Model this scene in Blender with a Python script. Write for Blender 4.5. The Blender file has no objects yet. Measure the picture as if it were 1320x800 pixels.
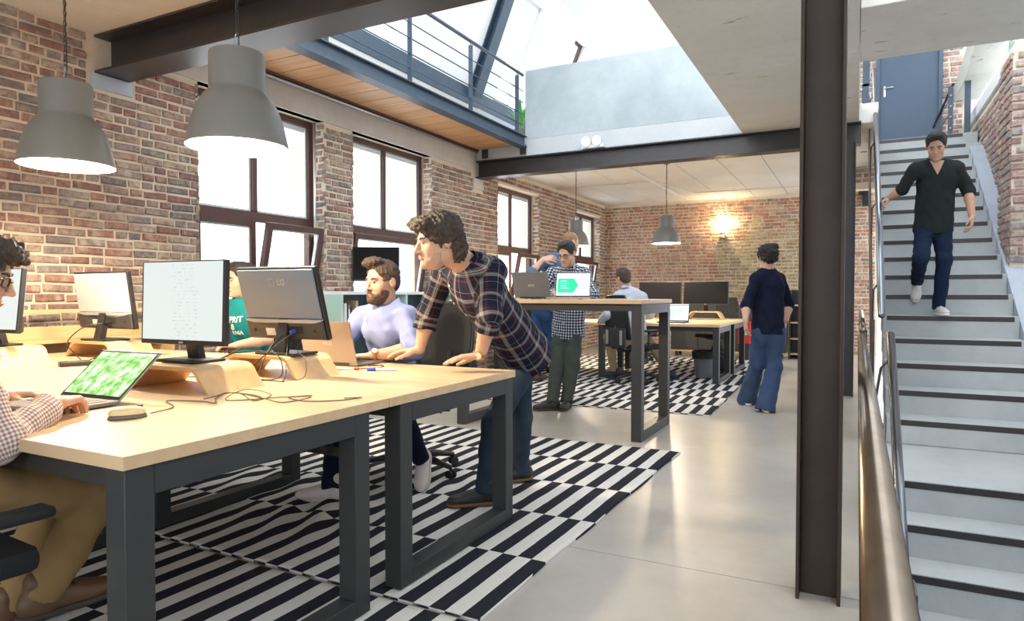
import bpy, bmesh, math, random
import numpy as np
from mathutils import Vector, Matrix
random.seed(7)
rng = np.random.default_rng(11)
PI = math.pi
sc = bpy.context.scene
COL = sc.collection

# ---------------------------------------------------------------- camera
FPX, CX, CY = 865.0, 660.0, 400.0
YAW, PITCH, CAMH = math.atan2(445, FPX), math.atan(21 / FPX), 1.2
cam_d = bpy.data.cameras.new('camera'); cam = bpy.data.objects.new('camera', cam_d); COL.objects.link(cam)
cam_d.sensor_width = 36; cam_d.lens = 36 * FPX / 1320; cam_d.clip_start = 0.05
cam.location = (0, 0, CAMH); cam.rotation_euler = (PI / 2 - PITCH, 0, YAW)
sc.camera = cam

# ---------------------------------------------------------------- world and daylight
w = bpy.data.worlds.new('daylight'); sc.world = w; w.use_nodes = True
bg = w.node_tree.nodes['Background']; bg.inputs[0].default_value = (0.90, 0.95, 1.0, 1); bg.inputs[1].default_value = 2.7
def area(name, loc, rot, sx, sy, power, col=(0.9, 0.95, 1.0), portal=False):
    l = bpy.data.lights.new(name, 'AREA'); l.shape = 'RECTANGLE'; l.size = sx; l.size_y = sy
    l.energy = power; l.color = col
    if portal: l.cycles.is_portal = True
    o = bpy.data.objects.new(name, l); COL.objects.link(o); o.location = loc; o.rotation_euler = rot
    return o
# window portals guide the sampling of the daylight through the openings of the left wall
for i, (ya, yb) in enumerate(((4.08, 5.67), (6.15, 7.77), (9.7, 11.3), (13.1, 14.6))):
    area('window_portal', (-5.6, (ya + yb) / 2, 2.05), (0, -PI / 2, 0), 2.1, yb - ya, 1, portal=True)
area('skylight_portal', (-2.9, 6.2, 6.3), (0, 0, 0), 3.0, 5.2, 1, portal=True)
area('stair_skylight_portal', (0.8, 9.3, 6.3), (0, 0, 0), 2.4, 5.6, 1, portal=True)
vs = sc.view_settings
vs.view_transform = 'Standard'; vs.look = 'None'; vs.exposure = 0.48; vs.gamma = 1.0; vs.use_curve_mapping = False
cy = sc.cycles
cy.max_bounces = 8; cy.diffuse_bounces = 5; cy.glossy_bounces = 3; cy.transmission_bounces = 4; cy.transparent_max_bounces = 12
cy.sample_clamp_indirect = 6.0; cy.caustics_reflective = False; cy.caustics_refractive = False
cy.use_denoising = True

# ---------------------------------------------------------------- material helpers
MATS = {}
class NT:
    def __init__(s, name):
        s.m = bpy.data.materials.new(name); s.m.use_nodes = True
        s.t = s.m.node_tree; s.b = s.t.nodes['Principled BSDF']; MATS[name] = s.m
    def n(s, kind, **kw):
        x = s.t.nodes.new(kind)
        for k, v in kw.items(): setattr(x, k, v)
        return x
    def l(s, a, b): s.t.links.new(a, b)
    def setv(s, sock, v):
        if hasattr(v, 'is_output'): s.l(v, sock)
        else: sock.default_value = v
    def math(s, op, a, b=0.0):
        x = s.n('ShaderNodeMath', operation=op); s.setv(x.inputs[0], a); s.setv(x.inputs[1], b); return x.outputs[0]
    def coord(s, kind='Object', scale=(1, 1, 1)):
        c = s.n('ShaderNodeTexCoord'); mp = s.n('ShaderNodeMapping'); mp.inputs['Scale'].default_value = scale
        s.l(c.outputs[kind], mp.inputs[0]); return mp.outputs[0]
    def geo(s, scale=(1, 1, 1)):
        g = s.n('ShaderNodeNewGeometry'); mp = s.n('ShaderNodeMapping'); mp.inputs['Scale'].default_value = scale
        s.l(g.outputs['Position'], mp.inputs[0]); return mp.outputs[0]
    def noise(s, vec, scale, detail=4, rough=.55, out='Fac'):
        x = s.n('ShaderNodeTexNoise'); x.inputs['Scale'].default_value = scale
        x.inputs['Detail'].default_value = detail; x.inputs['Roughness'].default_value = rough
        s.l(vec, x.inputs['Vector']); return x.outputs[out]
    def ramp(s, fac, stops, mode='LINEAR'):
        r = s.n('ShaderNodeValToRGB'); e = r.color_ramp; e.interpolation = mode
        while len(e.elements) > 1: e.elements.remove(e.elements[-1])
        e.elements[0].position = stops[0][0]; e.elements[0].color = (*stops[0][1][:3], 1)
        for p, c in stops[1:]:
            q = e.elements.new(p); q.color = (*c[:3], 1)
        s.l(fac, r.inputs[0]); return r.outputs[0]
    def mix(s, fac, a, b, mode='MIX'):
        x = s.n('ShaderNodeMix', data_type='RGBA', blend_type=mode)
        s.setv(x.inputs[0], fac)
        s.setv(x.inputs[6], a if hasattr(a, 'is_output') else (*a[:3], 1)); s.setv(x.inputs[7], b if hasattr(b, 'is_output') else (*b[:3], 1))
        return x.outputs[2]
    def bump(s, h, strength=.3, dist=.01):
        x = s.n('ShaderNodeBump'); x.inputs['Strength'].default_value = strength; x.inputs['Distance'].default_value = dist
        s.l(h, x.inputs['Height']); s.l(x.outputs[0], s.b.inputs['Normal'])
    def fin(s, col, rough=.5, metal=0.0, spec=None):
        s.setv(s.b.inputs['Base Color'], col if hasattr(col, 'is_output') else (*col[:3], 1))
        s.setv(s.b.inputs['Roughness'], rough); s.b.inputs['Metallic'].default_value = metal
        if spec is not None: s.b.inputs['Specular IOR Level'].default_value = spec
        return s.m

def plain(name, col, rough=.5, metal=0.0, nscale=30, namt=.12, bump=0.0, spec=None):
    t = NT(name); v = t.coord()
    f = t.noise(v, nscale, 3)
    c = t.mix(f, [x * (1 - namt) for x in col], [min(1, x * (1 + namt)) for x in col])
    if bump: t.bump(f, bump, .004)
    return t.fin(c, rough, metal, spec)
def emit(name, col, strength):
    t = NT(name); t.b.inputs['Base Color'].default_value = (*col, 1)
    t.b.inputs['Emission Color'].default_value = (*col, 1); t.b.inputs['Emission Strength'].default_value = strength
    return t.m
def concrete(name, c1, c2, rough=.7, spots=None, scale=1.0, bump=.15, spec=None):
    t = NT(name); v = t.geo()
    a = t.noise(v, 1.3 * scale, 6, .6); b = t.noise(v, 14 * scale, 5, .6); d = t.noise(v, 90 * scale, 2)
    c = t.mix(t.ramp(a, [(.35, (0, 0, 0)), (.65, (1, 1, 1))]), c1, c2)
    c = t.mix(t.math('MULTIPLY', b, .35), c, [x * .72 for x in c1])
    pit = t.ramp(d, [(.66, (0, 0, 0)), (.72, (1, 1, 1))])
    c = t.mix(t.math('MULTIPLY', pit, .35), c, [x * .5 for x in c1])
    if spots:
        sp = t.noise(t.geo((1, 2.6, 2.6)), 3.1 * scale, 4, .62)
        c = t.mix(t.math('MULTIPLY', t.ramp(sp, [(.66, (0, 0, 0)), (.70, (1, 1, 1))]), .8), c, spots)
    t.bump(b, bump, .01)
    return t.fin(c, rough, 0, spec)
def wood(name, c1, c2, axis=1, rough=.45, scale=1.0):
    t = NT(name); s = [9, 9, 9]; s[axis] = .6
    v = t.coord('Object', [x * scale for x in s])
    a = t.noise(v, 2.2, 5, .6); b = t.noise(v, 9, 3)
    oi = t.n('ShaderNodeObjectInfo')
    c = t.mix(t.ramp(a, [(.3, (0, 0, 0)), (.7, (1, 1, 1))]), c1, c2)
    c = t.mix(t.math('MULTIPLY', b, .25), c, [x * .75 for x in c1])
    c = t.mix(t.math('MULTIPLY', oi.outputs['Random'], .25), c, [x * .7 for x in c2])
    return t.fin(c, rough)

# ---------------------------------------------------------------- mesh builder
class MB:
    def __init__(s): s.v = []; s.f = []; s.mi = []
    def add(s, vs, fs, mi=0):
        o = len(s.v); s.v += [tuple(map(float, p)) for p in vs]; s.f += [tuple(i + o for i in f) for f in fs]; s.mi += [mi] * len(fs); return s
    def box(s, x0, x1, y0, y1, z0, z1, mi=0, M=None, c=0.0):
        if c <= 0:
            vs = [(x, y, z) for z in (z0, z1) for y in (y0, y1) for x in (x0, x1)]
            fs = [(0, 2, 3, 1), (4, 5, 7, 6), (0, 1, 5, 4), (2, 6, 7, 3), (0, 4, 6, 2), (1, 3, 7, 5)]
        else:
            c = min(c, (x1 - x0) * .49, (y1 - y0) * .49, (z1 - z0) * .49)
            bm = bmesh.new(); bmesh.ops.create_cube(bm, size=1)
            for q in bm.verts: q.co = ((x0 + x1) / 2 + q.co.x * (x1 - x0), (y0 + y1) / 2 + q.co.y * (y1 - y0), (z0 + z1) / 2 + q.co.z * (z1 - z0))
            bmesh.ops.bevel(bm, geom=bm.edges[:], offset=c, segments=2, profile=.5, affect='EDGES')
            bm.verts.index_update(); vs = [tuple(q.co) for q in bm.verts]; fs = [tuple(q.index for q in f.verts) for f in bm.faces]; bm.free()
        if M is not None: vs = [tuple(M @ Vector(p)) for p in vs]
        return s.add(vs, fs, mi)
    def cyl(s, a, b, r0, r1=None, n=16, mi=0, cap=True):
        r1 = r0 if r1 is None else r1
        return s.tube([a, b], [r0, r1], n, mi, cap)
    def tube(s, pts, r, n=8, mi=0, cap=True):
        pts = [Vector(p) for p in pts]
        rs = r if isinstance(r, (list, tuple)) else [r] * len(pts)
        t = (pts[1] - pts[0]).normalized(); up = Vector((0, 0, 1)) if abs(t.z) < .9 else Vector((1, 0, 0))
        nrm = t.cross(up).normalized(); vs = []
        for i, p in enumerate(pts):
            d = (pts[min(i + 1, len(pts) - 1)] - pts[max(i - 1, 0)])
            d = d.normalized() if d.length > 1e-9 else t
            nrm = (nrm - d * nrm.dot(d)).normalized(); bn = d.cross(nrm)
            vs += [p + (nrm * math.cos(2 * PI * k / n) + bn * math.sin(2 * PI * k / n)) * rs[i] for k in range(n)]
        fs = [(i * n + k, i * n + (k + 1) % n, (i + 1) * n + (k + 1) % n, (i + 1) * n + k) for i in range(len(pts) - 1) for k in range(n)]
        if cap: fs += [tuple(range(n - 1, -1, -1)), tuple((len(pts) - 1) * n + k for k in range(n))]
        return s.add(vs, fs, mi)
    def lathe(s, prof, c=(0, 0, 0), n=32, mi=0, M=None):
        vs = []
        for r, z in prof: vs += [(c[0] + r * math.cos(2 * PI * k / n), c[1] + r * math.sin(2 * PI * k / n), c[2] + z) for k in range(n)]
        fs = [(i * n + k, i * n + (k + 1) % n, (i + 1) * n + (k + 1) % n, (i + 1) * n + k) for i in range(len(prof) - 1) for k in range(n)]
        if M is not None: vs = [tuple(M @ Vector(p)) for p in vs]
        return s.add(vs, fs, mi)
    def prism(s, poly, a, b, mi=0, M=None):
        """poly: list of (u,v); extruded from a to b along third axis; M maps (u,v,w) to space"""
        n = len(poly)
        vs = [(u, v, a) for u, v in poly] + [(u, v, b) for u, v in poly]
        fs = [tuple(range(n - 1, -1, -1)), tuple(range(n, 2 * n))] + [(i, (i + 1) % n, n + (i + 1) % n, n + i) for i in range(n)]
        if M is not None: vs = [tuple(M @ Vector(p)) for p in vs]
        return s.add(vs, fs, mi)
    def build(s, name, mats, parent=None, smooth=False, loc=None, rot=None, bevel=0.0):
        me = bpy.data.meshes.new(name); me.from_pydata(s.v, [], s.f)
        for m in (mats if isinstance(mats, (list, tuple)) else [mats]): me.materials.append(MATS[m] if isinstance(m, str) else m)
        me.polygons.foreach_set('material_index', s.mi)
        if smooth: me.polygons.foreach_set('use_smooth', [True] * len(me.polygons))
        me.update()
        o = bpy.data.objects.new(name, me); COL.objects.link(o)
        if parent is not None: o.parent = parent
        if loc is not None: o.location = loc
        if rot is not None: o.rotation_euler = rot
        if bevel:
            b = o.modifiers.new('edge', 'BEVEL'); b.width = bevel; b.segments = 2; b.limit_method = 'ANGLE'
        if smooth == 'auto':
            for p in me.polygons: p.use_smooth = True
            me.set_sharp_from_angle(angle=math.radians(40))
        return o
def tag(o, label=None, cat=None, group=None, kind=None):
    if label: o['label'] = label
    if cat: o['category'] = cat
    if group: o['group'] = group
    if kind: o['kind'] = kind
    return o
def thing(name, loc, rz, label, cat, group=None, kind=None):
    o = bpy.data.objects.new(name, None); COL.objects.link(o); o.location = loc; o.rotation_euler = (0, 0, rz)
    o.empty_display_size = .1
    return tag(o, label, cat, group, kind)
def copy_tree(o, parent=None):
    c = o.copy(); COL.objects.link(c)
    if parent is not None: c.parent = parent
    for ch in list(o.children): copy_tree(ch, c)
    return c
def B(*a, **k): return MB().box(*a, **k)
XM = Matrix(((0, 0, 1, 0), (1, 0, 0, 0), (0, 1, 0, 0), (0, 0, 0, 1)))   # (u,v,w)->(x=w,y=u,z=v)
YM = Matrix(((1, 0, 0, 0), (0, 0, 1, 0), (0, 1, 0, 0), (0, 0, 0, 1)))   # (u,v,w)->(x=u,y=w,z=v)
def spline(pts, n=8):
    P = [np.array(p, float) for p in pts]; P = [2 * P[0] - P[1]] + P + [2 * P[-1] - P[-2]]; out = []
    for i in range(1, len(P) - 2):
        for k in range(n):
            t = k / n
            out.append(.5 * ((2 * P[i]) + (-P[i - 1] + P[i + 1]) * t + (2 * P[i - 1] - 5 * P[i] + 4 * P[i + 1] - P[i + 2]) * t * t + (-P[i - 1] + 3 * P[i] - 3 * P[i + 1] + P[i + 2]) * t ** 3))
    out.append(P[-2]); return out
def text_mesh(body, size, extrude=0.0015, bold=0.0):
    c = bpy.data.curves.new('lettering', 'FONT'); c.body = body; c.size = size; c.extrude = extrude; c.offset = bold
    c.align_x = 'CENTER'; c.align_y = 'CENTER'
    o = bpy.data.objects.new('lettering', c); COL.objects.link(o)
    dg = bpy.context.evaluated_depsgraph_get(); me = bpy.data.meshes.new_from_object(o.evaluated_get(dg))
    bpy.data.objects.remove(o); bpy.data.curves.remove(c); return me
def text_obj(name, body, size, mat, parent, M, extrude=.0015, bold=0.0):
    me = text_mesh(body, size, extrude, bold); me.materials.clear(); me.materials.append(MATS[mat]); me.transform(M)
    o = bpy.data.objects.new(name, me); COL.objects.link(o); o.parent = parent; return o

# ---------------------------------------------------------------- materials
concrete('floor_concrete', (.40, .375, .335), (.51, .485, .45), .30, bump=.02, spec=.45)
concrete('stair_concrete', (.44, .47, .48), (.56, .59, .60), .75)
concrete('ramp_concrete', (.40, .46, .55), (.55, .61, .70), .55, scale=.8)
concrete('slab_concrete', (.66, .65, .59), (.76, .75, .69), .8, spots=(.42, .24, .10))
concrete('ceiling_concrete', (.70, .68, .62), (.80, .78, .72), .8)
concrete('lintel_concrete', (.50, .49, .46), (.62, .61, .58), .8)
concrete('parapet_concrete', (.33, .39, .42), (.47, .53, .56), .5, scale=.9)
concrete('band_concrete', (.48, .51, .53), (.56, .59, .61), .6)
plain('mortar', (.66, .57, .45), .95, nscale=60, bump=.4)
plain('mortar_pale', (.74, .66, .54), .95, nscale=60, bump=.4)
plain('white_plaster', (.86, .87, .88), .7, nscale=8, namt=.03)
plain('blue_steel', (.045, .075, .115), .42, nscale=12, namt=.25, spec=.5)
plain('dark_steel', (.035, .030, .032), .38, nscale=9, namt=.35, spec=.6)
plain('rust_steel', (.034, .019, .012), .48, nscale=7, namt=.45, spec=.4)
plain('desk_steel', (.036, .037, .038), .42, nscale=80, namt=.15, spec=.45)
plain('black_plastic', (.018, .018, .020), .42, nscale=40, namt=.1)
plain('soft_black', (.016, .017, .019), .85, nscale=120, namt=.4, bump=.3)
plain('grey_plastic', (.16, .17, .19), .3, nscale=20, namt=.08)
plain('window_frame', (.085, .040, .032), .45, nscale=14, namt=.2)
plain('window_white', (.72, .75, .75), .5, nscale=10, namt=.05)
plain('steel_bright', (.29, .31, .35), .24, 1.0, nscale=25, namt=.1)
plain('handrail_steel', (.21, .175, .14), .24, 1.0, nscale=18, namt=.25)
plain('silver', (.62, .63, .65), .35, .8, nscale=30, namt=.05)
plain('laptop_grey', (.36, .33, .32), .38, .7, nscale=30, namt=.05)
plain('lamp_grey', (.20, .205, .195), .42, nscale=30, namt=.06, spec=.5)
plain('lamp_inside', (.90, .86, .78), .4, nscale=30, namt=.03)
plain('door_blue', (.075, .115, .175), .5, nscale=15, namt=.06)
plain('teal_cabinet', (.42, .62, .58), .5, nscale=15, namt=.05)
plain('cable_black', (.02, .018, .016), .5)
plain('cable_brown', (.13, .09, .06), .55)
plain('cable_blue', (.05, .08, .45), .45)
plain('cable_white', (.75, .75, .76), .5)
plain('red_paint', (.65, .035, .025), .45)
plain('mouse_cream', (.80, .68, .36), .3, nscale=20, namt=.05)
plain('mouse_grey', (.16, .14, .12), .45)
plain('paper_white', (.85, .85, .84), .6, nscale=15, namt=.04)
plain('leather_brown', (.28, .15, .05), .55)
plain('gold', (.80, .58, .25), .25, 1.0)
plain('rubber', (.02, .02, .02), .8)
plain('green_leaf', (.10, .42, .06), .5, nscale=10, namt=.4)
plain('clay_pot', (.20, .20, .20), .6)
wood('desk_wood', (.66, .45, .255), (.76, .56, .35), 0, .42)
wood('desk_edge', (.62, .42, .22), (.74, .54, .32), 1, .5)
wood('riser_wood', (.66, .42, .20), (.78, .55, .30), 0, .42)
wood('plank_wood', (.50, .26, .11), (.68, .42, .22), 0, .5, .6)
wood('shelf_wood', (.68, .44, .21), (.78, .55, .30), 1, .5)
# glass
t = NT('window_glass'); tr = t.n('ShaderNodeBsdfTransparent'); gl = t.n('ShaderNodeBsdfGlossy'); gl.inputs['Roughness'].default_value = .03
mx = t.n('ShaderNodeMixShader'); mx.inputs[0].default_value = .04
t.l(tr.outputs[0], mx.inputs[1]); t.l(gl.outputs[0], mx.inputs[2])
t.l(mx.outputs[0], t.t.nodes['Material Output'].inputs['Surface'])
# bricks: one colour for each brick from its own random value (object or face attribute)
def brick_mat(name, stops, use_attr, sat=1.0):
    t = NT(name)
    if use_attr: a = t.n('ShaderNodeAttribute', attribute_name='rnd'); f = a.outputs['Fac']
    else: f = t.n('ShaderNodeObjectInfo').outputs['Random']
    v = t.geo(); c = t.ramp(f, stops, 'CONSTANT')
    b = t.noise(v, 26, 5, .65); d = t.noise(v, 9, 3)
    c = t.mix(t.math('MULTIPLY', t.ramp(b, [(.38, (1, 1, 1)), (.6, (0, 0, 0))]), .55), c, (.085, .060, .055))
    c = t.mix(t.math('MULTIPLY', t.ramp(d, [(.52, (0, 0, 0)), (.74, (1, 1, 1))]), .6), c, (.60, .52, .42))
    t.bump(b, .6, .01); t.fin(c, .9)
BR = [(0, (.30, .165, .13)), (.14, (.37, .21, .16)), (.26, (.27, .165, .14)), (.36, (.42, .31, .245)), (.52, (.36, .27, .225)), (.66, (.30, .255, .225)), (.78, (.45, .35, .265)), (.93, (.22, .195, .18))]
BF = [(0, (.52, .24, .16)), (.2, (.58, .31, .22)), (.4, (.46, .22, .16)), (.55, (.60, .42, .31)), (.7, (.42, .28, .22)), (.82, (.62, .36, .25)), (.92, (.30, .22, .19))]
BY = [(0, (.55, .44, .25)), (.3, (.48, .37, .20)), (.55, (.60, .50, .31)), (.8, (.42, .31, .18))]
BS = [(0, (.46, .30, .26)), (.3, (.55, .38, .33)), (.5, (.40, .28, .26)), (.7, (.58, .45, .38)), (.88, (.36, .33, .33))]
for nm, st in (('brick', BR), ('brick_far', BF), ('brick_yellow', BY), ('brick_stair', BS)):
    brick_mat(nm, st, False); brick_mat(nm + '_mass', st, True)

# ---------------------------------------------------------------- bricks
def cam_px(p):
    dx, dy, dz = p[0], p[1], p[2] - CAMH
    cyw, syw, cp, sp = math.cos(YAW), math.sin(YAW), math.cos(PITCH), math.sin(PITCH)
    depth = (-syw * cp) * dx + (cyw * cp) * dy - sp * dz
    lat = cyw * dx + syw * dy; upv = (-syw * sp) * dx + (cyw * sp) * dy + cp * dz
    if depth < .1: return None
    return CX + FPX * lat / depth, CY - FPX * upv / depth, depth
def unit_brick(seed, L, H):
    r = random.Random(seed); c = .008
    def ring(ins, w):
        return [(sx * (L / 2 - ins) + r.uniform(-.004, .004), sz * (H / 2 - ins) + r.uniform(-.003, .003), w) for sx, sz in ((-1, -1), (1, -1), (1, 1), (-1, 1))]
    v = ring(0, -.03) + ring(.0, .002) + ring(c, .009 + r.uniform(-.001, .002))
    f = [(i, (i + 1) % 4, 4 + (i + 1) % 4, 4 + i) for i in range(4)] + [(4 + i, 4 + (i + 1) % 4, 8 + (i + 1) % 4, 8 + i) for i in range(4)] + [(8, 9, 10, 11)]
    return v, f
BL, BH, BC = .205, .0525, .071
UNITS = [[unit_brick(i, BL, BH) for i in range(5)], [unit_brick(50 + i, BL * .47, BH) for i in range(5)]]
def lay_bricks(parent, o, u, n, L, H, holes=(), course=BC, pick=0, mats=('brick',), matfn=None, z0=0.0, name='brick', proud=.004, soft=None):
    """bricks on the face spanned by u (along) and z; o is the lower corner on the mortar face, n its outward normal"""
    o, u, n = Vector(o), Vector(u), Vector(n); R = Matrix((u, Vector((0, 0, 1)), n)).transposed()
    items = []
    k = 0; z = z0; sc_ = course / BC
    while z + course <= H + .001:
        x = random.uniform(-.2, 0); k += 1
        while x < L:
            st = random.random() < (.72 if k % 2 else .38)
            ln = (BL if st else BL * .47) * sc_ * random.uniform(.95, 1.05)
            a, b = x, x + ln; x = b + .019 * sc_
            a, b = max(a, .0), min(b, L)
            zz0, zz1 = z, z + course
            for (h0, h1, g0, g1) in holes:
                if zz1 > g0 + .012 and zz0 < g1 - .012 and b > h0 and a < h1:
                    if a < h0 and b > h1: b = h0
                    elif a < h0: b = h0
                    elif b > h1: a = h1
                    else: b = a - 1
            if b - a < .035: continue
            items.append((a, b, z + course / 2, 0 if (b - a) > BL * .7 * sc_ else 1, random.randrange(5)))
        z += course
    scored = []
    for it in items:
        c = o + u * ((it[0] + it[1]) / 2) + Vector((0, 0, it[2])); q = cam_px(c)
        s = 0
        if q and -5 < q[0] < 1325 and -5 < q[1] < 805: s = (it[1] - it[0]) / q[2] ** 2
        scored.append(s)
    order = sorted(range(len(items)), key=lambda i: -scored[i]); chosen = set(i for i in order[:pick] if scored[i] > 0)
    cache = {}; V, Fc, RN, MI = [], [], [], []
    mlist = list(mats)
    for i, (a, b, zc, ty, vi) in enumerate(items):
        c = o + u * ((a + b) / 2) + Vector((0, 0, zc)) + n * (proud + random.uniform(-.004, .007)) + Vector((0, 0, random.uniform(-.004, .004)))
        base = BL if ty == 0 else BL * .47
        sx = (b - a) / base; m = 0 if matfn is None else matfn((a + b) / 2, zc)
        ang = random.uniform(-.028, .028)
        if i in chosen:
            key = (ty, vi, m)
            if key not in cache:
                me = bpy.data.meshes.new(name); me.from_pydata(UNITS[ty][vi][0], [], UNITS[ty][vi][1]); me.materials.append(MATS[mlist[m]]); cache[key] = me
            ob = bpy.data.objects.new(name, cache[key]); COL.objects.link(ob); ob.parent = parent
            ob.matrix_world = Matrix.Translation(c) @ R.to_4x4() @ Matrix.Rotation(ang, 4, 'Z') @ Matrix.Diagonal((sx, sc_, 1, 1))
        else:
            vv, ff = UNITS[ty][vi]; off = len(V)
            V += [tuple(c + u * (p[0] * sx) + Vector((0, 0, p[1] * sc_)) + n * p[2]) for p in vv]
            Fc += [tuple(q + off for q in f) for f in ff]; r = random.random(); RN += [r] * len(ff); MI += [m] * len(ff)
    if V:
        me = bpy.data.meshes.new('brick_rows'); me.from_pydata(V, [], Fc)
        for m in mlist: me.materials.append(MATS[m + '_mass'])
        me.polygons.foreach_set('material_index', MI)
        at = me.attributes.new('rnd', 'FLOAT', 'FACE'); at.data.foreach_set('value', RN)
        ob = bpy.data.objects.new('brick_rows', me); COL.objects.link(ob); ob.parent = parent; ob['kind'] = 'stuff'
# ================================================================ STRUCTURE
WX = -5.25                                     # inner face of the left wall
WIN = [(4.08, 5.67, 1.02, 3.10), (6.15, 7.77, 1.02, 3.10), (9.70, 11.30, 1.02, 3.02), (13.10, 14.60, 1.02, 2.95)]
BACKY = 14.96
# ---- floor: cast panels with thin joints
fl = B(-5.6, .08, -2.6, 15.3, -.30, -.02).box(.08, 2.4, 6.21, 15.3, -.30, -.02).build('floor', 'floor_concrete'); tag(fl, kind='structure')
for (xa, xb, ya, yb) in ((-5.6, .08, -2.6, 2.937), (-5.6, .08, 2.943, 8.94), (-5.6, .08, 8.946, 15.3), (.08, 2.4, 6.215, 15.3)):
    B(xa, xb, ya, yb, -.03, 0).build('floor_panel', 'floor_concrete', fl)
# ---- left wall with window openings
def wall_with_holes(name, mat, x0, x1, y0, y1, z0, z1, holes):
    m = MB(); ys = sorted({y0, y1, *[h[0] for h in holes], *[h[1] for h in holes]})
    for a, b in zip(ys[:-1], ys[1:]):
        hs = [h for h in holes if h[0] <= a and h[1] >= b]
        if not hs: m.box(x0, x1, a, b, z0, z1)
        else:
            m.box(x0, x1, a, b, z0, hs[0][2]); m.box(x0, x1, a, b, hs[0][3], z1)
    o = m.build(name, mat); tag(o, kind='structure'); return o
wl = wall_with_holes('wall_left', 'mortar', WX - .36, WX - .006, -1.5, 15.3, 0, 3.45, WIN)
bh = [(h[0] + 1.5, h[1] + 1.5, h[2], h[3]) for h in WIN] + [(3.60 + 1.5, 8.97 + 1.5, 3.10, 3.6), (3.10 + 1.5, 3.50 + 1.5, 2.79, 3.5), (8.88 + 1.5, 9.22 + 1.5, 2.82, 3.5)]
lay_bricks(wl, (WX - .006, -1.5, 0), (0, 1, 0), (1, 0, 0), 16.46, 3.22, bh, pick=300)
for i, h in enumerate(WIN):      # bricks on the reveals
    lay_bricks(wl, (WX - .13, h[1] + .004, h[2]), (1, 0, 0), (0, -1, 0), .125, h[3] - h[2], mats=('brick',))
    lay_bricks(wl, (WX - .13, h[0] - .004, h[2]), (1, 0, 0), (0, 1, 0), .125, h[3] - h[2], mats=('brick',))
# lintel band, bearing pads, sills
tag(B(WX - .1, WX + .012, 3.60, 8.97, 3.10, 3.40, c=.006).build('trim_1', 'lintel_concrete'), 'grey concrete lintel band above the tall windows', 'lintel', kind='structure')
tag(B(WX - .1, WX + .012, 3.13, 3.47, 2.79, 2.905, c=.005).build('trim_2', 'ramp_concrete'), 'blue grey concrete bearing pad under the near steel beam', 'pad', kind='structure')
tag(B(WX - .1, WX + .012, 8.90, 9.20, 2.82, 2.985, c=.005).build('trim_3', 'lintel_concrete'), 'pale concrete bearing pad under the far steel beam', 'pad', kind='structure')
# ---- windows
def sash(m, ya, yb, za, zb, x, fw=.055, dp=.06):
    m.box(x, x + dp, ya, ya + fw, za, zb).box(x, x + dp, yb - fw, yb, za, zb).box(x, x + dp, ya + fw, yb - fw, za, za + fw).box(x, x + dp, ya + fw, yb - fw, zb - fw, zb)
def make_window(idx, h, tilts):
    ya, yb, za, zb = h; x = WX - .24
    zt = 1.93 + (za - 1.02)
    o = MB(); sash(o, ya, yb, za, zb, x, .07, .08); o.box(x, x + .08, ya + .07, yb - .07, zt, zt + .10)
    ym = (ya + yb) / 2 - .02
    o.box(x + .005, x + .085, ym - .028, ym + .028, zt + .1, zb - .07)
    w_ = o.build('window_%d' % idx, 'window_frame', bevel=.006); tag(w_, kind='structure')
    for a, b in ((ya + .07, ym - .028), (ym + .028, yb - .07)):
        B(x + .03, x + .036, a, b, zt + .10, zb - .07).build('pane', 'window_glass', w_)
        m = MB(); sash(m, a, b, zt + .10, zb - .07, x + .018, .022, .03); m.build('window_bead', 'window_white', w_)
        B(x + .0, x + .03, a, b, zb - .12, zb - .07).build('blind_cassette', 'window_white', w_)
    B(WX - .34, WX + .03, ya + .005, yb - .005, za - .035, za, c=.006).build('window_sill', 'lintel_concrete', w_)
    for (a, b, ang) in tilts:
        # lower sash hinged at its bottom edge, tipped into the room
        m = MB(); sash(m, a, b, 0, zt - za - .05, -.03, .062, .06)
        s_ = m.build('sash', 'window_frame', w_, loc=(x + .06, 0, za + .06), rot=(0, math.radians(ang), 0), bevel=.005)
        B(-.004, .002, a + .06, b - .06, .06, zt - za - .11).build('pane', 'window_glass', s_)
        m = MB(); sash(m, a + .06, b - .06, .06, zt - za - .11, -.02, .018, .03); m.build('window_bead', 'window_white', s_)
    return w_
def wm(h): return (h[0] + h[1]) / 2 - .02
make_window(1, WIN[0], [(WIN[0][0] + .07, wm(WIN[0]), 0), (wm(WIN[0]) + .01, WIN[0][1] - .02, 12)])
make_window(2, WIN[1], [(WIN[1][0] + .05, WIN[1][1] - .05, 10)])
make_window(3, WIN[2], [(WIN[2][0] + .07, wm(WIN[2]), 0), (wm(WIN[2]) + .01, WIN[2][1] - .02, 12)])
make_window(4, WIN[3], [(WIN[3][0] + .07, WIN[3][1] - .07, 10)])
# conduit beside the first window
tag(MB().tube([(WX - .07, 5.60, 1.1), (WX - .07, 5.60, 3.08)], .012, 8).build('conduit_pipe', 'silver', smooth=True), 'thin grey conduit pipe in the reveal of the first window', 'pipe')
# ---- near ceiling slabs
ce = B(-5.6, -1.32, -2.6, 3.46, 3.34, 3.46).build('ceiling', 'ceiling_concrete'); tag(ce, kind='structure')
xs = [-5.6, -5.35, -4.70, -4.05, -3.40, -2.75, -2.10, -1.32]
for a, b in zip(xs[:-1], xs[1:]): B(a + .005, b - .005, -2.6, 3.45, 3.2, 3.35, c=.006).build('ceiling_slab', 'ceiling_concrete', ce)
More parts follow.
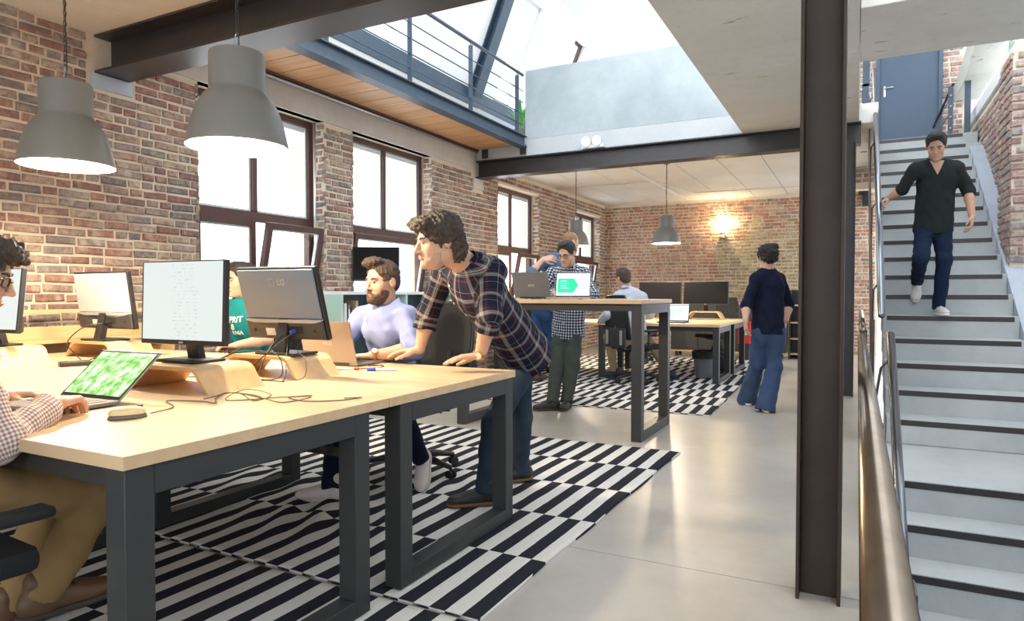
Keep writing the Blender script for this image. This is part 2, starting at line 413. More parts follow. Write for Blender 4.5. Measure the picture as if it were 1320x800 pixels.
# ---- right slab (upper floor)
cr = B(-1.32, .0, -2.6, 9.2, 3.40, 3.50).box(.0, 1.6, 5.45, 6.69, 3.40, 3.50).build('ceiling_right', 'slab_concrete'); tag(cr, kind='structure')
for (xa, xb, ya, yb) in ((-1.32, -.004, -2.6, 3.2), (-1.32, -.004, 3.205, 6.447), (-1.32, -.004, 6.453, 9.0), (.0, 1.6, 5.45, 6.69)):
    B(xa, xb, ya, yb, 3.24, 3.41, c=.006).build('ceiling_slab', 'slab_concrete', cr)
# ---- far room ceiling
cf = B(-5.6, .2, 9.2, 15.3, 3.42, 3.5).build('ceiling_far', 'ceiling_concrete'); tag(cf, kind='structure')
xs = [-5.6, -5.25, -4.61, -3.96, -3.30, -2.60, -1.94, -1.30, -.65, .2]
for a, b in zip(xs[:-1], xs[1:]): B(a + .006, b - .006, 9.18, 15.3, 3.26, 3.43, c=.006).build('ceiling_slab', 'ceiling_concrete', cf)
# ---- back wall
wb = B(-5.6, .35, BACKY + .006, 15.3, 0, 3.5).build('wall_back', 'mortar_pale'); tag(wb, kind='structure')
def backmat(a, z):
    x = WX + a
    if x > -2.75 and x < -.95 and z < 2.55 + .25 * math.sin(x * 9): return 1
    if x > -1.6 and z > 2.75: return 0
    return 1 if random.random() < .06 else 0
lay_bricks(wb, (WX, BACKY + .006, 0), (1, 0, 0), (0, -1, 0), 5.55, 3.26, pick=300, mats=('brick_far', 'brick_yellow'), matfn=backmat, proud=.003)
# ---- steel beams (I sections)
def ibeam_x(name, x0, x1, yc, wdt, z0, z1, mat, label, tw=.012, tf=.018):
    m = MB().box(x0, x1, yc - wdt / 2, yc + wdt / 2, z0, z0 + tf).box(x0, x1, yc - wdt / 2, yc + wdt / 2, z1 - tf, z1).box(x0, x1, yc - tw / 2, yc + tw / 2, z0 + tf, z1 - tf)
    return tag(m.build(name, mat, bevel=.003), label, 'beam', kind='structure')
ibeam_x('steel_beam', WX - .05, -1.32, 3.31, .28, 2.91, 3.20, 'dark_steel', 'dark steel beam under the near concrete ceiling slabs')
ibeam_x('steel_beam', WX - .05, .02, 9.09, .22, 2.99, 3.25, 'dark_steel', 'long dark steel beam below the polished concrete parapet')
# ---- H columns
def hcol(name, x0, x1, y0, y1, z0, z1, mat, label, t=.013):
    m = MB().box(x0, x0 + t, y0, y1, z0, z1).box(x1 - t, x1, y0, y1, z0, z1).box(x0 + t, x1 - t, (y0 + y1) / 2 - .006, (y0 + y1) / 2 + .006, z0, z1)
    return tag(m.build(name, mat, bevel=.002), label, 'column', kind='structure')
hcol('steel_column', -.205, -.045, 2.84, 3.00, 0, 3.24, 'rust_steel', 'rusty brown steel column standing beside the handrail')
hcol('steel_column', -.19, -.03, 8.76, 8.96, 0, 2.99, 'dark_steel', 'dark steel column under the end of the long beam')
# ---- side gallery: plank soffit, edge channel, deck
gd = B(WX, -4.46, 3.46, 8.98, 3.44, 3.52).build('gallery_deck', 'lintel_concrete'); tag(gd, 'narrow gallery deck along the window wall with plank underside', 'gallery', kind='structure')
y = 3.47
while y < 8.95:
    B(WX + .06, -4.50, y + .006, min(y + .289, 8.96), 3.405, 3.43, c=.003).build('plank', 'plank_wood', gd, loc=None); y += .295
tag(B(-4.50, -4.36, 3.46, 8.97, 3.365, 3.380).box(-4.50, -4.36, 3.46, 8.97, 3.515, 3.53).box(-4.42, -4.405, 3.46, 8.97, 3.38, 3.515).build('edge_channel', 'blue_steel', bevel=.002), 'blue grey steel channel along the gallery edge', 'beam', kind='structure')
tag(B(WX + .012, WX + .075, 3.5, 8.96, 3.385, 3.44, c=.004).build('wall_angle', 'window_frame'), 'brown steel angle carrying the planks at the wall', 'beam', kind='structure')
tag(MB().tube([(WX + .04, 3.6, 3.365), (WX + .04, 8.95, 3.365)], .016, 8).build('conduit_pipe', 'silver', smooth=True), 'grey conduit pipe running under the plank soffit', 'pipe')
for yy, xx in ((8.965, -5.08), (8.965, -4.43)):
    tag(B(xx - .05, xx + .05, yy - .005, yy + .012, 3.27, 3.41, c=.002).build('bracket_plate', 'dark_steel'), 'small bolted steel plate under the gallery by the %s' % ('brick wall' if xx < -5 else 'parapet'), 'bracket')
# knee wall, band, sloped roof with openings
tag(B(WX - .15, WX + .03, 3.4, 8.98, 3.5, 4.06).build('wall_knee', 'lintel_concrete'), kind='structure')
tag(B(WX - .15, WX + .045, 3.4, 16, 4.05, 4.31, c=.004).build('trim_4', 'blue_steel'), kind='structure')
SL = 2.45; DX, DZ = 1 / math.hypot(1, SL), SL / math.hypot(1, SL)
SM = Matrix(((0, DX, -DZ, WX + .05), (1, 0, 0, 0), (0, DZ, DX, 4.31), (0, 0, 0, 1)))   # (u=y, v=up the slope, w=outwards)
def slopebox(m, y0, y1, s0, s1, w0=0.0, w1=.42): return m.box(y0, y1, s0, s1, w0, w1, M=SM)
rs = MB(); HO = [(5.45, 7.15, 0, 1.75), (9.45, 10.50, 0, 1.75), (11.45, 12.45, 0, 1.75), (13.1, 14.3, 0, 1.75)]
ys_ = [3.4] + [q for h in HO for q in h[:2]] + [16]
for a, b in zip(ys_[::2], ys_[1::2]): slopebox(rs, a, b, -.02, 1.95)
for h in HO: slopebox(rs, h[0], h[1], h[3], 1.95)
rf = rs.build('roof_slope', 'white_plaster'); tag(rf, kind='structure')
for i, h in enumerate(HO):
    m = MB()
    for a, b, c, d in ((h[0], h[0] + .06, 0, 1.75), (h[1] - .06, h[1], 0, 1.75), (h[0], h[1], 0, .06), (h[0], h[1], 1.69, 1.75), ((h[0] + h[1]) / 2 - .03, (h[0] + h[1]) / 2 + .03, 0, 1.75)): m.box(a, b, c, d, .34, .40, M=SM)
    o = m.build('window_%d' % (5 + i), 'window_frame' if i == 2 else 'window_white'); tag(o, kind='structure')  # white frames imitate blown-out daylight in their colour; only the third stays brown
    MB().box(h[0] + .06, h[1] - .06, .06, 1.69, .365, .371, M=SM).build('pane', 'window_glass', o)
# flat white roof with a big skylight over the void
rt = B(-4.50, -4.1, 3.4, 16, 6.10, 6.25).box(-4.1, 2.6, 8.62, 12.6, 6.10, 6.25).box(-4.1, -1.0, 12.6, 16, 6.10, 6.25).box(-4.1, -1.3, 3.4, 3.75, 6.10, 6.25).build('ceiling_upper', 'white_plaster'); tag(rt, kind='structure')
tag(B(-4.6, 2.6, 15.9, 16.05, 3.5, 6.2).build('wall_upper_back', 'white_plaster'), kind='structure')
# rafter
m = MB()
for a, b, w0, w1 in ((8.70, 8.92, -.14, -.125), (8.70, 8.92, -.015, 0.0), (8.80, 8.82, -.125, -.015)): m.box(a, b, -.1, 2.0, w0, w1, M=SM)
tag(m.build('roof_rafter', 'blue_steel', bevel=.002), 'dark blue steel rafter leaning along the white sloped roof', 'rafter', kind='structure')
# parapet
tag(B(-4.42, 0.0, 8.985, 9.20, 3.25, 3.49).build('trim_5', 'band_concrete', bevel=.004), kind='structure')
pp = tag(B(-4.405, -.3, 8.99, 9.14, 3.492, 4.50).build('wall_parapet', 'parapet_concrete', bevel=.004), kind='structure')
tag(B(WX, -4.42, 9.0, 9.2, 3.25, 3.46).build('trim_6', 'band_concrete'), kind='structure')
tag(B(-5.25, -.3, 9.14, 16, 3.50, 3.54).build('floor_upper', 'white_plaster'), kind='structure')
# ---- gallery railing
gr = thing('gallery_railing', (-4.43, 0, 3.53), 0, 'blue grey steel railing with thin rods on the gallery edge', 'railing')
for yy in (4.82, 6.14, 7.455, 8.77):
    p = B(-.03, .03, yy - .006, yy + .006, .0, .85, c=.002).build('post', 'blue_steel', gr)
    MB().tube([(0, yy, .85), (0, yy, .89)], .006, 6).build('pin', 'blue_steel', p)
for z in (.17, .33, .50, .67): MB().tube([(0, 3.47, z), (0, 8.97, z)], .0075, 8).build('rod', 'blue_steel', gr, smooth=True)
MB().tube([(0, 3.47, .90), (0, 8.96, .90)], .022, 14).build('handrail', 'blue_steel', gr, smooth=True)

# ---- unseen rear and right walls added to cut fill light; open gap admits daylight
wq = MB().box(-5.6, -4.0, -2.8, -2.6, 0, 3.5).box(-4.0, -.6, -2.8, -2.6, 2.7, 3.5).box(-.6, 2.6, -2.8, -2.6, -3.4, 3.5).build('wall_rear_added', 'white_plaster'); tag(wq, kind='structure')
tag(B(2.42, 2.6, -2.6, 8.16, -3.4, 6.1).build('wall_hall_added', 'white_plaster'), kind='structure')
tag(B(WX - .36, WX, -2.6, -1.5, 0, 3.45).build('wall_left_end', 'mortar'), kind='structure')
# ================================================================ STAIRS
R_, G_, SY0, SXA, SXB = .2, .3, 6.2, .22, 1.295
st = thing('staircase', (0, 0, 0), 0, 'pale concrete staircase rising from the landing to the blue door', 'staircase')
for k in range(1, 18):
    y0 = SY0 + (k - 1) * G_; z1 = k * R_
    dp = .33 if k < 17 else 1.25
    xb = SXB if k < 16 else SXB + .13
    s_ = B(SXA, xb, y0, y0 + dp, z1 - (.38 if k > 1 else .2), z1, c=.004).build('step', 'stair_concrete', st)
    B(SXA + .035, SXB - .04, y0 - .004, y0 + .03, z1 - .050, z1 - .006, c=.002).build('nosing_strip', 'dark_steel', s_)
ls = thing('staircase', (0, 0, 0), 0, 'pale concrete staircase sinking below the floor beside the tube handrail', 'staircase')
s_ = B(.10, 1.6, 5.0, 6.198, -.3, 0, c=.004).build('landing', 'stair_concrete', ls)
B(.255, 1.5, 4.996, 5.03, -.050, -.006, c=.002).build('nosing_strip', 'dark_steel', s_)
for k in range(1, 15):
    y0 = 5.0 - k * .28
    s_ = B(.10, 1.6, y0, y0 + .31, -k * R_ - .35, -k * R_, c=.004).build('step', 'stair_concrete', ls)
    B(.255, 1.5, y0 - .004, y0 + .03, -k * R_ - .050, -k * R_ - .006, c=.002).build('nosing_strip', 'dark_steel', s_)
tag(B(-.02, .08, -2.6, 5.0, -3.4, -.3).build('wall_stairwell_left', 'stair_concrete'), kind='structure')
tag(B(1.62, 1.8, -2.6, 6.2, -3.4, 1.1).build('wall_stairwell_right', 'ramp_concrete'), kind='structure')
tag(B(-.02, 1.8, -2.6, 5, -3.5, -3.4).build('floor_lower', 'stair_concrete'), kind='structure')
# smooth ramp beside the steps
rp = [(6.2, -.05), (6.2, .16), (10.72, 3.17), (10.72, 2.6), (6.9, -.05)]
tag(MB().prism(rp, 1.297, 1.62, M=XM).build('side_ramp', 'ramp_concrete'), 'smooth blue grey concrete slope beside the steps', 'ramp', kind='structure')
tag(MB().prism([(6.2, -.3), (6.2, .16), (8.2, 1.49), (8.2, -.3)], 1.62, 2.4, M=XM).build('side_ramp', 'ramp_concrete'), 'broad blue grey concrete slope in front of the brick pier', 'ramp', kind='structure')
# right brick wall and pier
wr = B(1.456, 1.9, 8.78, 12.5, 1.4, 3.62).build('wall_right', 'mortar_pale'); tag(wr, kind='structure')
lay_bricks(wr, (1.456, 8.78, 1.4), (0, 1, 0), (-1, 0, 0), 3.7, 2.22, course=.083, pick=140, mats=('brick_stair',))
pr = B(1.336, 2.3, 8.156, 8.78, 1.42, 3.62).build('wall_pier', 'mortar_pale'); tag(pr, kind='structure')
lay_bricks(pr, (1.33, 8.156, 1.5), (1, 0, 0), (0, -1, 0), .95, 2.1, course=.083, pick=120, mats=('brick_stair',), proud=.012)
lay_bricks(pr, (1.336, 8.156, 1.5), (0, 1, 0), (-1, 0, 0), .62, 2.1, course=.083, pick=80, mats=('brick_stair',), proud=.006)
tag(B(1.42, 1.9, 8.0, 12.5, 3.64, 3.80, c=.006).build('trim_7', 'white_plaster'), kind='structure')
# glazing above the right wall, with the round sticker
gw = MB()
for yy in (8.05, 10.2, 12.35): gw.box(1.60, 1.66, yy, yy + .06, 3.8, 5.6)
gw.box(1.60, 1.66, 8.05, 12.4, 5.55, 5.62).box(1.60, 1.66, 8.05, 12.4, 3.8, 3.86)
go = gw.build('window_9', 'window_white'); tag(go, kind='structure')
B(1.625, 1.631, 8.1, 10.2, 3.86, 5.55).build('pane', 'window_glass', go); B(1.625, 1.631, 10.26, 12.35, 3.86, 5.55).build('pane', 'window_glass', go)
t = NT('globe_sticker'); v = t.coord(); f = t.noise(v, 9, 3, .5)
t.fin(t.ramp(f, [(.42, (.20, .55, .80)), (.5, (.75, .85, .85)), (.56, (.25, .55, .25))], 'LINEAR'), .5)
m = MB(); n_ = 28; m.prism([(.19 * math.cos(2 * PI * k / n_), .19 * math.sin(2 * PI * k / n_)) for k in range(n_)], 0, .003, M=XM)
tag(m.build('globe_sticker', 'globe_sticker', loc=(1.618, 10.0, 4.17)), 'round blue and green globe sticker on the glazing', 'sticker')
# upper landing wall with the door
wd = MB().box(-.3, .24, 12.3, 12.5, 2.9, 6.1).box(1.10, 1.45, 12.3, 12.5, 2.9, 6.1).box(.24, 1.10, 12.3, 12.5, 5.55, 6.1).build('wall_upper', 'mortar_pale'); tag(wd, kind='structure')
lay_bricks(wd, (1.13, 12.3, 3.4), (1, 0, 0), (0, -1, 0), .26, 2.5, pick=60, mats=('brick_stair',), course=.08)
lay_bricks(wd, (-.28, 12.3, 3.0), (1, 0, 0), (0, -1, 0), .5, 2.9, pick=60, mats=('brick_stair',), course=.08)
tag(B(1.40, 2.6, 12.32, 12.5, 3.4, 6.1).build('wall_upper_right', 'white_plaster'), kind='structure')
d = MB().box(.235, .285, 12.24, 12.34, 3.4, 5.56).box(1.075, 1.13, 12.24, 12.34, 3.4, 5.56).box(.285, 1.075, 12.24, 12.34, 5.5, 5.56).build('door_1', 'door_blue', bevel=.003); tag(d, kind='structure')
lf = B(.285, 1.075, 12.27, 12.32, 3.405, 5.5, c=.003).build('door_leaf', 'door_blue', d)
hd = B(.335, .365, 12.262, 12.272, 4.33, 4.50, c=.003).build('door_plate', 'silver', d)
MB().tube([(.35, 12.27, 4.46), (.35, 12.215, 4.46), (.47, 12.215, 4.46)], .010, 8).build('door_handle', 'silver', hd, smooth=True)
# concrete soffit of the landing beyond the door
tag(MB().prism([(10.9, 4.15), (12.3, 4.15), (12.3, 4.35), (9.6, 4.75), (9.6, 4.55)], 1.28, 1.60, M=XM).build('upper_soffit', 'slab_concrete'), 'pale concrete soffit between the blue door and the glazing', 'soffit', kind='structure')
tag(B(1.30, 1.365, 11.2, 11.28, 3.4, 4.36, c=.004).build('railing_post', 'blue_steel'), 'square grey steel post at the head of the stairs', 'post')
rr = thing('landing_railing', (1.13, 11.2, 3.4), 0, 'short dark railing with studs beside the blue door', 'railing')
B(-.03, .03, -.006, .006, 0, .70, c=.002).build('post', 'blue_steel', rr)
for z in (.12, .27, .42, .57): MB().lathe([(.0, 0), (.013, .0), (.013, .02), (0, .024)], n=10, M=Matrix.Translation((0, -.004, z)) @ Matrix.Rotation(PI / 2, 4, 'X')).build('stud', 'silver', rr, smooth=True)
MB().tube([(-.16, .5, .25), (.03, .02, .74)], .016, 8).build('handrail', 'soft_black', rr, smooth=True)
B(-.115, -.075, .38, .39, 0, .38, c=.002).build('post', 'blue_steel', rr)
for z in (.15, .35): MB().tube([(-.16, .5, z - .1), (.0, .02, z + .2)], .006, 6).build('rod', 'blue_steel', rr)
# ---- handrails
hr = thing('stair_handrail', (.17, 0, 0), 0, 'polished steel tube handrail climbing beside the concrete steps', 'handrail')
MB().tube([(0, 6.02, 1.03), (0, 10.4, 4.24)], .026, 16).build('tube', 'steel_bright', hr, smooth=True)
B(-.055, -.045, 6.0, 6.06, -.2, 1.0, c=.002).build('post', 'dark_steel', hr)
MB().prism([(5.98, .15), (5.98, .72), (10.4, 3.9), (10.4, 3.25), (6.25, .0)], -.062, -.05, M=XM).build('guard_plate', 'dark_steel', hr)
for yy in (6.4, 7.5, 8.6, 9.7): MB().tube([(0, yy, 1.03 + (yy - 6.02) * .733), (-.05, yy, .96 + (yy - 6.02) * .733), (-.055, yy, .7 + (yy - 6.02) * .72)], .008, 8).build('bracket', 'dark_steel', hr)
h2 = thing('stair_handrail', (.2, 0, 0), 0, 'polished steel tube handrail sinking with the lower steps', 'handrail')
MB().tube([(0, 5.12, .93), (0, 3.2, -.22), (0, 2.2, -.86)], .026, 16).build('tube', 'steel_bright', h2, smooth=True)
for yy in (4.9, 3.9, 2.9): MB().tube([(0, yy, .93 + (yy - 5.12) * .6), (-.06, yy, .86 + (yy - 5.12) * .6), (-.11, yy, .5 + (yy - 5.12) * .6)], .008, 8).build('bracket', 'dark_steel', h2)
gdn = thing('guard_rail', (.03, 0, 0), 0, 'thick brown steel tube guard rail along the stairwell edge', 'guard rail')
MB().tube([(0, .25, .90), (0, 5.35, .90)], .025, 20).build('tube', 'handrail_steel', gdn, smooth=True)
for yy in (.9, 2.0, 3.1, 4.2, 5.3):
    p = B(.025, .035, yy - .025, yy + .025, -.15, .86, c=.002).build('post', 'dark_steel', gdn)
    MB().tube([(.03, yy, .84), (0, yy, .885)], .007, 6).build('pin', 'dark_steel', p)
for z in (.15, .32, .49, .66): MB().tube([(.03, .25, z), (.03, 5.35, z)], .006, 6).build('rod', 'steel_bright', gdn)
g2 = thing('guard_rail', (.04, 0, 0), 0, 'steel tube guard rail at floor level beside the foot of the stairs', 'guard rail')
MB().tube([(0, 5.62, .93), (0, 9.4, .985)], .025, 16).build('tube', 'handrail_steel', g2, smooth=True)
for yy in (5.7, 6.9, 8.1, 9.3): B(.02, .03, yy - .025, yy + .025, 0, .93, c=.002).build('post', 'dark_steel', g2)
for z in (.2, .4, .6, .78): MB().tube([(.025, 5.65, z), (.025, 9.4, z)], .006, 6).build('rod', 'steel_bright', g2)
# dark flat posts left of the door
for i, (zz0, zz1) in enumerate(((3.25, 3.85), (3.85, 4.2), (4.2, 4.62))): pass
fp = thing('flat_guard', (.05, 11.0, 3.25), 0, 'dark flat steel uprights at the head of the stair guard', 'guard')
for dx, z0_, z1_ in ((0.01, 0, .62), (.02, .58, .98), (.03, .94, 1.38)): B(dx - .045, dx + .045, -.006, .006, z0_, z1_, c=.002).build('plate', 'blue_steel', fp)
for z in (.1, .3, .5, .7, .9, 1.1): MB().lathe([(0, 0), (.012, 0), (.012, .015), (0, .018)], n=8, M=Matrix.Translation((-.03, -.006, z)) @ Matrix.Rotation(PI / 2, 4, 'X')).build('bolt', 'silver', fp)
# black electrical box on the back wall by the stairs
eb = thing('fuse_box', (.02, 14.9, 2.95), 0, 'black electrical box high on the back wall by the stairs', 'electrical box')
B(-.02, .19, -.1, .06, .22, .66, c=.008).build('body', 'soft_black', eb); B(.05, .19, -.07, .06, -.02, .24, c=.006).build('conduit_box', 'soft_black', eb)
# conduits of the far ceiling
tag(MB().tube(spline([(-5.2, 12.04, 3.235), (-3.9, 12.04, 3.235), (-3.34, 12.1, 3.235), (-3.0, 13.5, 3.235), (-2.6, 13.7, 3.235), (-.4, 13.9, 3.235)], 6), .011, 8).build('conduit_pipe', 'ceiling_concrete', smooth=True), 'thin conduit crossing the far ceiling slabs', 'pipe')
tag(B(-3.37, -3.31, 9.25, 13.9, 3.215, 3.258, c=.004).build('cable_trunking', 'ceiling_concrete'), 'straight cable trunking under the far ceiling', 'trunking')
tag(MB().tube([(-2.59, 14.93, 3.25), (-2.59, 14.93, 2.62)], .011, 8).build('conduit_pipe', 'mortar_pale', smooth=True), 'vertical conduit above the wall lamp', 'pipe')
# ================================================================ LAMPS
emit('bulb_warm', (1.0, .78, .48), 30)
emit('bulb_spot', (1.0, .86, .62), 12)
def pendant(x, y, zr, d, ztop, label, power, group='grey metal pendant lamps'):
    s = d / .47
    t_ = thing('pendant_lamp', (x, y, zr), 0, label, 'pendant lamp', group)
    prof = [(.235, 0), (.236, .012), (.228, .05), (.214, .115), (.190, .185), (.155, .245), (.137, .262), (.132, .270), (.130, .285), (.130, .44), (.127, .452), (.118, .458), (.0, .460)]
    inner = [(.0, .435), (.115, .435), (.118, .285), (.135, .25), (.178, .18), (.205, .11), (.222, .05), (.231, .004), (.235, 0)]
    MB().lathe([(r * s, z * s) for r, z in prof], n=48).build('shade', 'lamp_grey', t_, smooth='auto')
    MB().lathe([(r * s, z * s) for r, z in inner], n=48).build('reflector', 'lamp_inside', t_, smooth='auto')
    MB().lathe([(0, .12 * s), (.035 * s, .135 * s), (.055 * s, .18 * s), (.05 * s, .23 * s), (.022 * s, .275 * s), (.02 * s, .34 * s), (.0, .345 * s)], n=20).build('bulb', 'bulb_warm', t_, smooth=True)
    h = .46 * s; top = ztop - zr
    MB().tube([(-.022, 0, h), (-.01, 0, h + .08), (0, 0, h + .10)], .003, 6).tube([(.022, 0, h), (.01, 0, h + .08), (0, 0, h + .10)], .003, 6).build('hanger', 'steel_bright', t_)
    ch = MB(); z = h + .09; i = 0
    while z < top - .03:
        L = .034; r_ = .008
        ring = []
        for k in range(12):
            a = 2 * PI * k / 12; u_ = r_ * math.cos(a); v_ = (L / 2) * math.sin(a) + z + L / 2
            ring.append((u_, 0, v_) if i % 2 else (0, u_, v_))
        ring.append(ring[0]); ch.tube(ring, .0022, 5, cap=False); z += L * .80; i += 1
    ch.build('chain', 'dark_steel', t_, smooth=True)
    MB().tube(spline([(.004, .004, h), (.012, .0, h + .1), (-.006, .006, h + (top - h) * .4), (.008, -.004, h + (top - h) * .75), (0, 0, top)], 6), .0032, 6).build('cord', 'cable_black', t_, smooth=True)
    MB().lathe([(0, top), (.05, top), (.05, top - .03), (.02, top - .05), (0, top - .05)], n=20).build('ceiling_rose', 'lamp_grey', t_, smooth='auto')
    l = bpy.data.lights.new('pendant_bulb', 'POINT'); l.energy = power; l.color = (1.0, .81, .57); l.shadow_soft_size = .05
    o = bpy.data.objects.new('pendant_bulb', l); COL.objects.link(o); o.parent = t_; o.location = (0, 0, .06)
pendant(-3.91, 2.20, 1.91, .47, 3.2, 'grey bell pendant lamp hanging before the brick wall over the desks', 105)
pendant(-2.70, 2.32, 1.915, .47, 3.2, 'large grey bell pendant lamp hanging in front of the first window', 105)
pendant(-2.66, 10.43, 1.99, .43, 3.26, 'dark bell pendant lamp hanging before the red brick back wall', 125)
pendant(-4.12, 10.3, 1.99, .43, 3.26, 'dark bell pendant lamp hanging in front of the last window', 125)
wl_ = thing('wall_lamp', (-2.58, 14.94, 2.40), 0, 'small glowing wall lamp on the back brick wall', 'wall lamp')
B(-.05, .05, -.06, .01, .0, .10, c=.01).build('base', 'lamp_grey', wl_); MB().lathe([(.05, .10), (.075, .16), (.07, .165), (.0, .13)], c=(0, -.09, -.04), n=20).build('shade', 'lamp_inside', wl_, smooth=True)
MB().lathe([(0, .1), (.035, .12), (.035, .17), (0, .19)], c=(0, -.09, -.02), n=14).build('bulb', 'bulb_warm', wl_, smooth=True)
l = bpy.data.lights.new('wall_bulb', 'POINT'); l.energy = 26; l.color = (1, .76, .42); l.shadow_soft_size = .04
o = bpy.data.objects.new('wall_bulb', l); COL.objects.link(o); o.parent = wl_; o.location = (0, -.12, .30)
em = thing('emergency_light', (-3.32, 8.96, 3.25), 0, 'white emergency light with two glowing round heads on the parapet', 'emergency light')
B(-.16, .16, -.05, .02, .0, .045, c=.006).build('housing', 'window_white', em)
for dx in (-.085, .075):
    LM = Matrix.Translation((dx, -.02, .10)) @ Matrix.Rotation(PI / 2 + .25, 4, 'X')
    MB().lathe([(0, 0), (.03, 0), (.058, .03), (.068, .065), (.064, .07), (.056, .06)], n=22, M=LM).build('lamp_head', 'window_white', em, smooth='auto')
    MB().lathe([(0, .066), (.056, .060), (.03, .058), (0, .058)], n=22, M=LM).build('lens', 'bulb_spot', em)

# ================================================================ RUGS
t = NT('rug_weave'); c = t.n('ShaderNodeTexCoord'); sx = t.n('ShaderNodeSeparateXYZ'); t.l(c.outputs['Object'], sx.inputs[0])
row = t.math('FLOOR', t.math('DIVIDE', sx.outputs[1], .59))
ph = t.math('MULTIPLY', t.math('MODULO', t.math('ADD', row, 40.0), 2.0), .5)
wob = t.math('MULTIPLY', t.math('SUBTRACT', t.noise(t.coord(), 6, 2), .5), .05)
fr_ = t.math('FRACT', t.math('ADD', t.math('ADD', t.math('DIVIDE', sx.outputs[0], .146), ph), t.math('ADD', wob, 40.0)))
sel = t.math('GREATER_THAN', fr_, .5)
nz = t.noise(t.coord(), 160, 2); c1 = t.mix(nz, (.60, .58, .54), (.76, .74, .70)); c2 = t.mix(nz, (.012, .013, .018), (.035, .036, .045))
t.bump(nz, .5, .004); t.fin(t.mix(sel, c1, c2), .95, 0, .1)
def rug(x0, x1, y0, y1, rz, label, folds=(), nx=120, ny=90):
    W_, H_ = x1 - x0, y1 - y0; V = []; Fc = []
    for j in range(ny + 1):
        for i in range(nx + 1):
            u, v = i / nx * W_, j / ny * H_
            z = .012 + .0015 * math.sin(u * 3.1 + v * 5.3)
            for (fx, fy, fr, amp, wl) in folds:
                d = math.hypot((u - fx) / 1.5, v - fy)
                if d < fr: z += amp * (math.cos(PI * d / fr) * .5 + .5) * (.5 + .5 * math.sin((u * .9 + v * .5) * 2 * PI / wl))
            ex = .006 * math.sin(v * 7) if i in (0, nx) else 0
            V.append((u - W_ + ex, v, z))
    for j in range(ny):
        for i in range(nx):
            a = j * (nx + 1) + i; Fc.append((a, a + 1, a + nx + 2, a + nx + 1))
    n0 = len(V)
    rim = [i for i in range(nx + 1)] + [(j) * (nx + 1) + nx for j in range(1, ny + 1)] + [ny * (nx + 1) + i for i in range(nx - 1, -1, -1)] + [j * (nx + 1) for j in range(ny - 1, 0, -1)]
    for i in rim: V.append((V[i][0], V[i][1], .001))
    for k in range(len(rim)): Fc.append((rim[k], n0 + k, n0 + (k + 1) % len(rim), rim[(k + 1) % len(rim)]))
    m = MB().add(V, Fc); o = m.build('striped_rug', 'rug_weave', smooth=True, loc=(x1, y0, 0), rot=(0, 0, rz)); tag(o, label, 'rug', 'black and white striped rugs')
rug(-4.95, -1.22, 2.10, 5.05, math.radians(-.8), 'black and white striped rug with rumpled folds under the bearded man', ((2.35, .62, .55, .034, .2), (1.75, .95, .6, .026, .21), (2.75, 1.35, .5, .02, .19)))
rug(-5.0, -1.27, -.88, 2.07, math.radians(-1.0), 'black and white striped rug under the desk corner and khaki trousers')
rug(-4.68, -1.27, 6.74, 9.69, math.radians(2.0), 'black and white striped rug in front of the man with green trousers', nx=80, ny=60)
rug(-5.0, -1.38, 9.72, 12.67, math.radians(2.0), 'black and white striped rug under the far desk', nx=80, ny=60)

# ================================================================ DESKS
def desk(x0, x1, y0, y1, zt, loops, label, group=None, sec=.08, yl=None, tt=.036, cat='desk', zf=.0165):
    cx_, cy_ = (x0 + x1) / 2, (y0 + y1) / 2
    t_ = thing('desk', (cx_, cy_, 0), 0, label, cat, group)
    X0, X1, Y0, Y1 = x0 - cx_, x1 - cx_, y0 - cy_, y1 - cy_
    B(X0, X1, Y0, Y1, zt - tt, zt, c=.002).build('tabletop', 'desk_wood', t_)
    a, b = (Y0 + .012, Y1 - .012) if yl is None else (yl[0] - cy_, yl[1] - cy_)
    for xl in loops:
        xa = xl - cx_; zb = zt - tt
        B(xa - sec, xa, a, a + sec, zf, zb, c=.003).build('leg', 'desk_steel', t_); B(xa - sec, xa, b - sec, b, zf, zb, c=.003).build('leg', 'desk_steel', t_)
        B(xa - sec, xa, a + sec, b - sec, zf, sec, c=.003).build('foot_bar', 'desk_steel', t_); B(xa - sec, xa, a + sec, b - sec, zb - sec, zb, c=.003).build('top_bar', 'desk_steel', t_)
    if loops and len(loops) > 1:
        for yy in (a + .02, b - .07): B(min(loops) - cx_, max(loops) - cx_ - sec, yy, yy + .05, zt - tt - .06, zt - tt, c=.002).build('rail', 'desk_steel', t_)
    return t_
DZ_ = .80
desk(-3.22, -1.60, 1.02, 2.075, DZ_, (-3.12, -1.61), 'maple desk with dark steel frame holding the cream mouse', 'bench of four maple desks', yl=(1.03, 1.97))
desk(-3.22, -1.60, 2.08, 3.15, DZ_, (-3.12, -1.61), 'maple desk with dark steel frame the plaid shirt man leans on', 'bench of four maple desks', yl=(2.16, 3.14))
desk(-4.85, -3.225, 1.02, 2.075, DZ_, (-4.75,), 'maple desk end with the black power brick before the brick wall', 'bench of four maple desks', yl=(1.03, 1.97))
desk(-4.85, -3.225, 2.08, 3.15, DZ_, (-4.75,), 'maple desk of the man in the teal shirt', 'bench of four maple desks', yl=(2.16, 3.14))
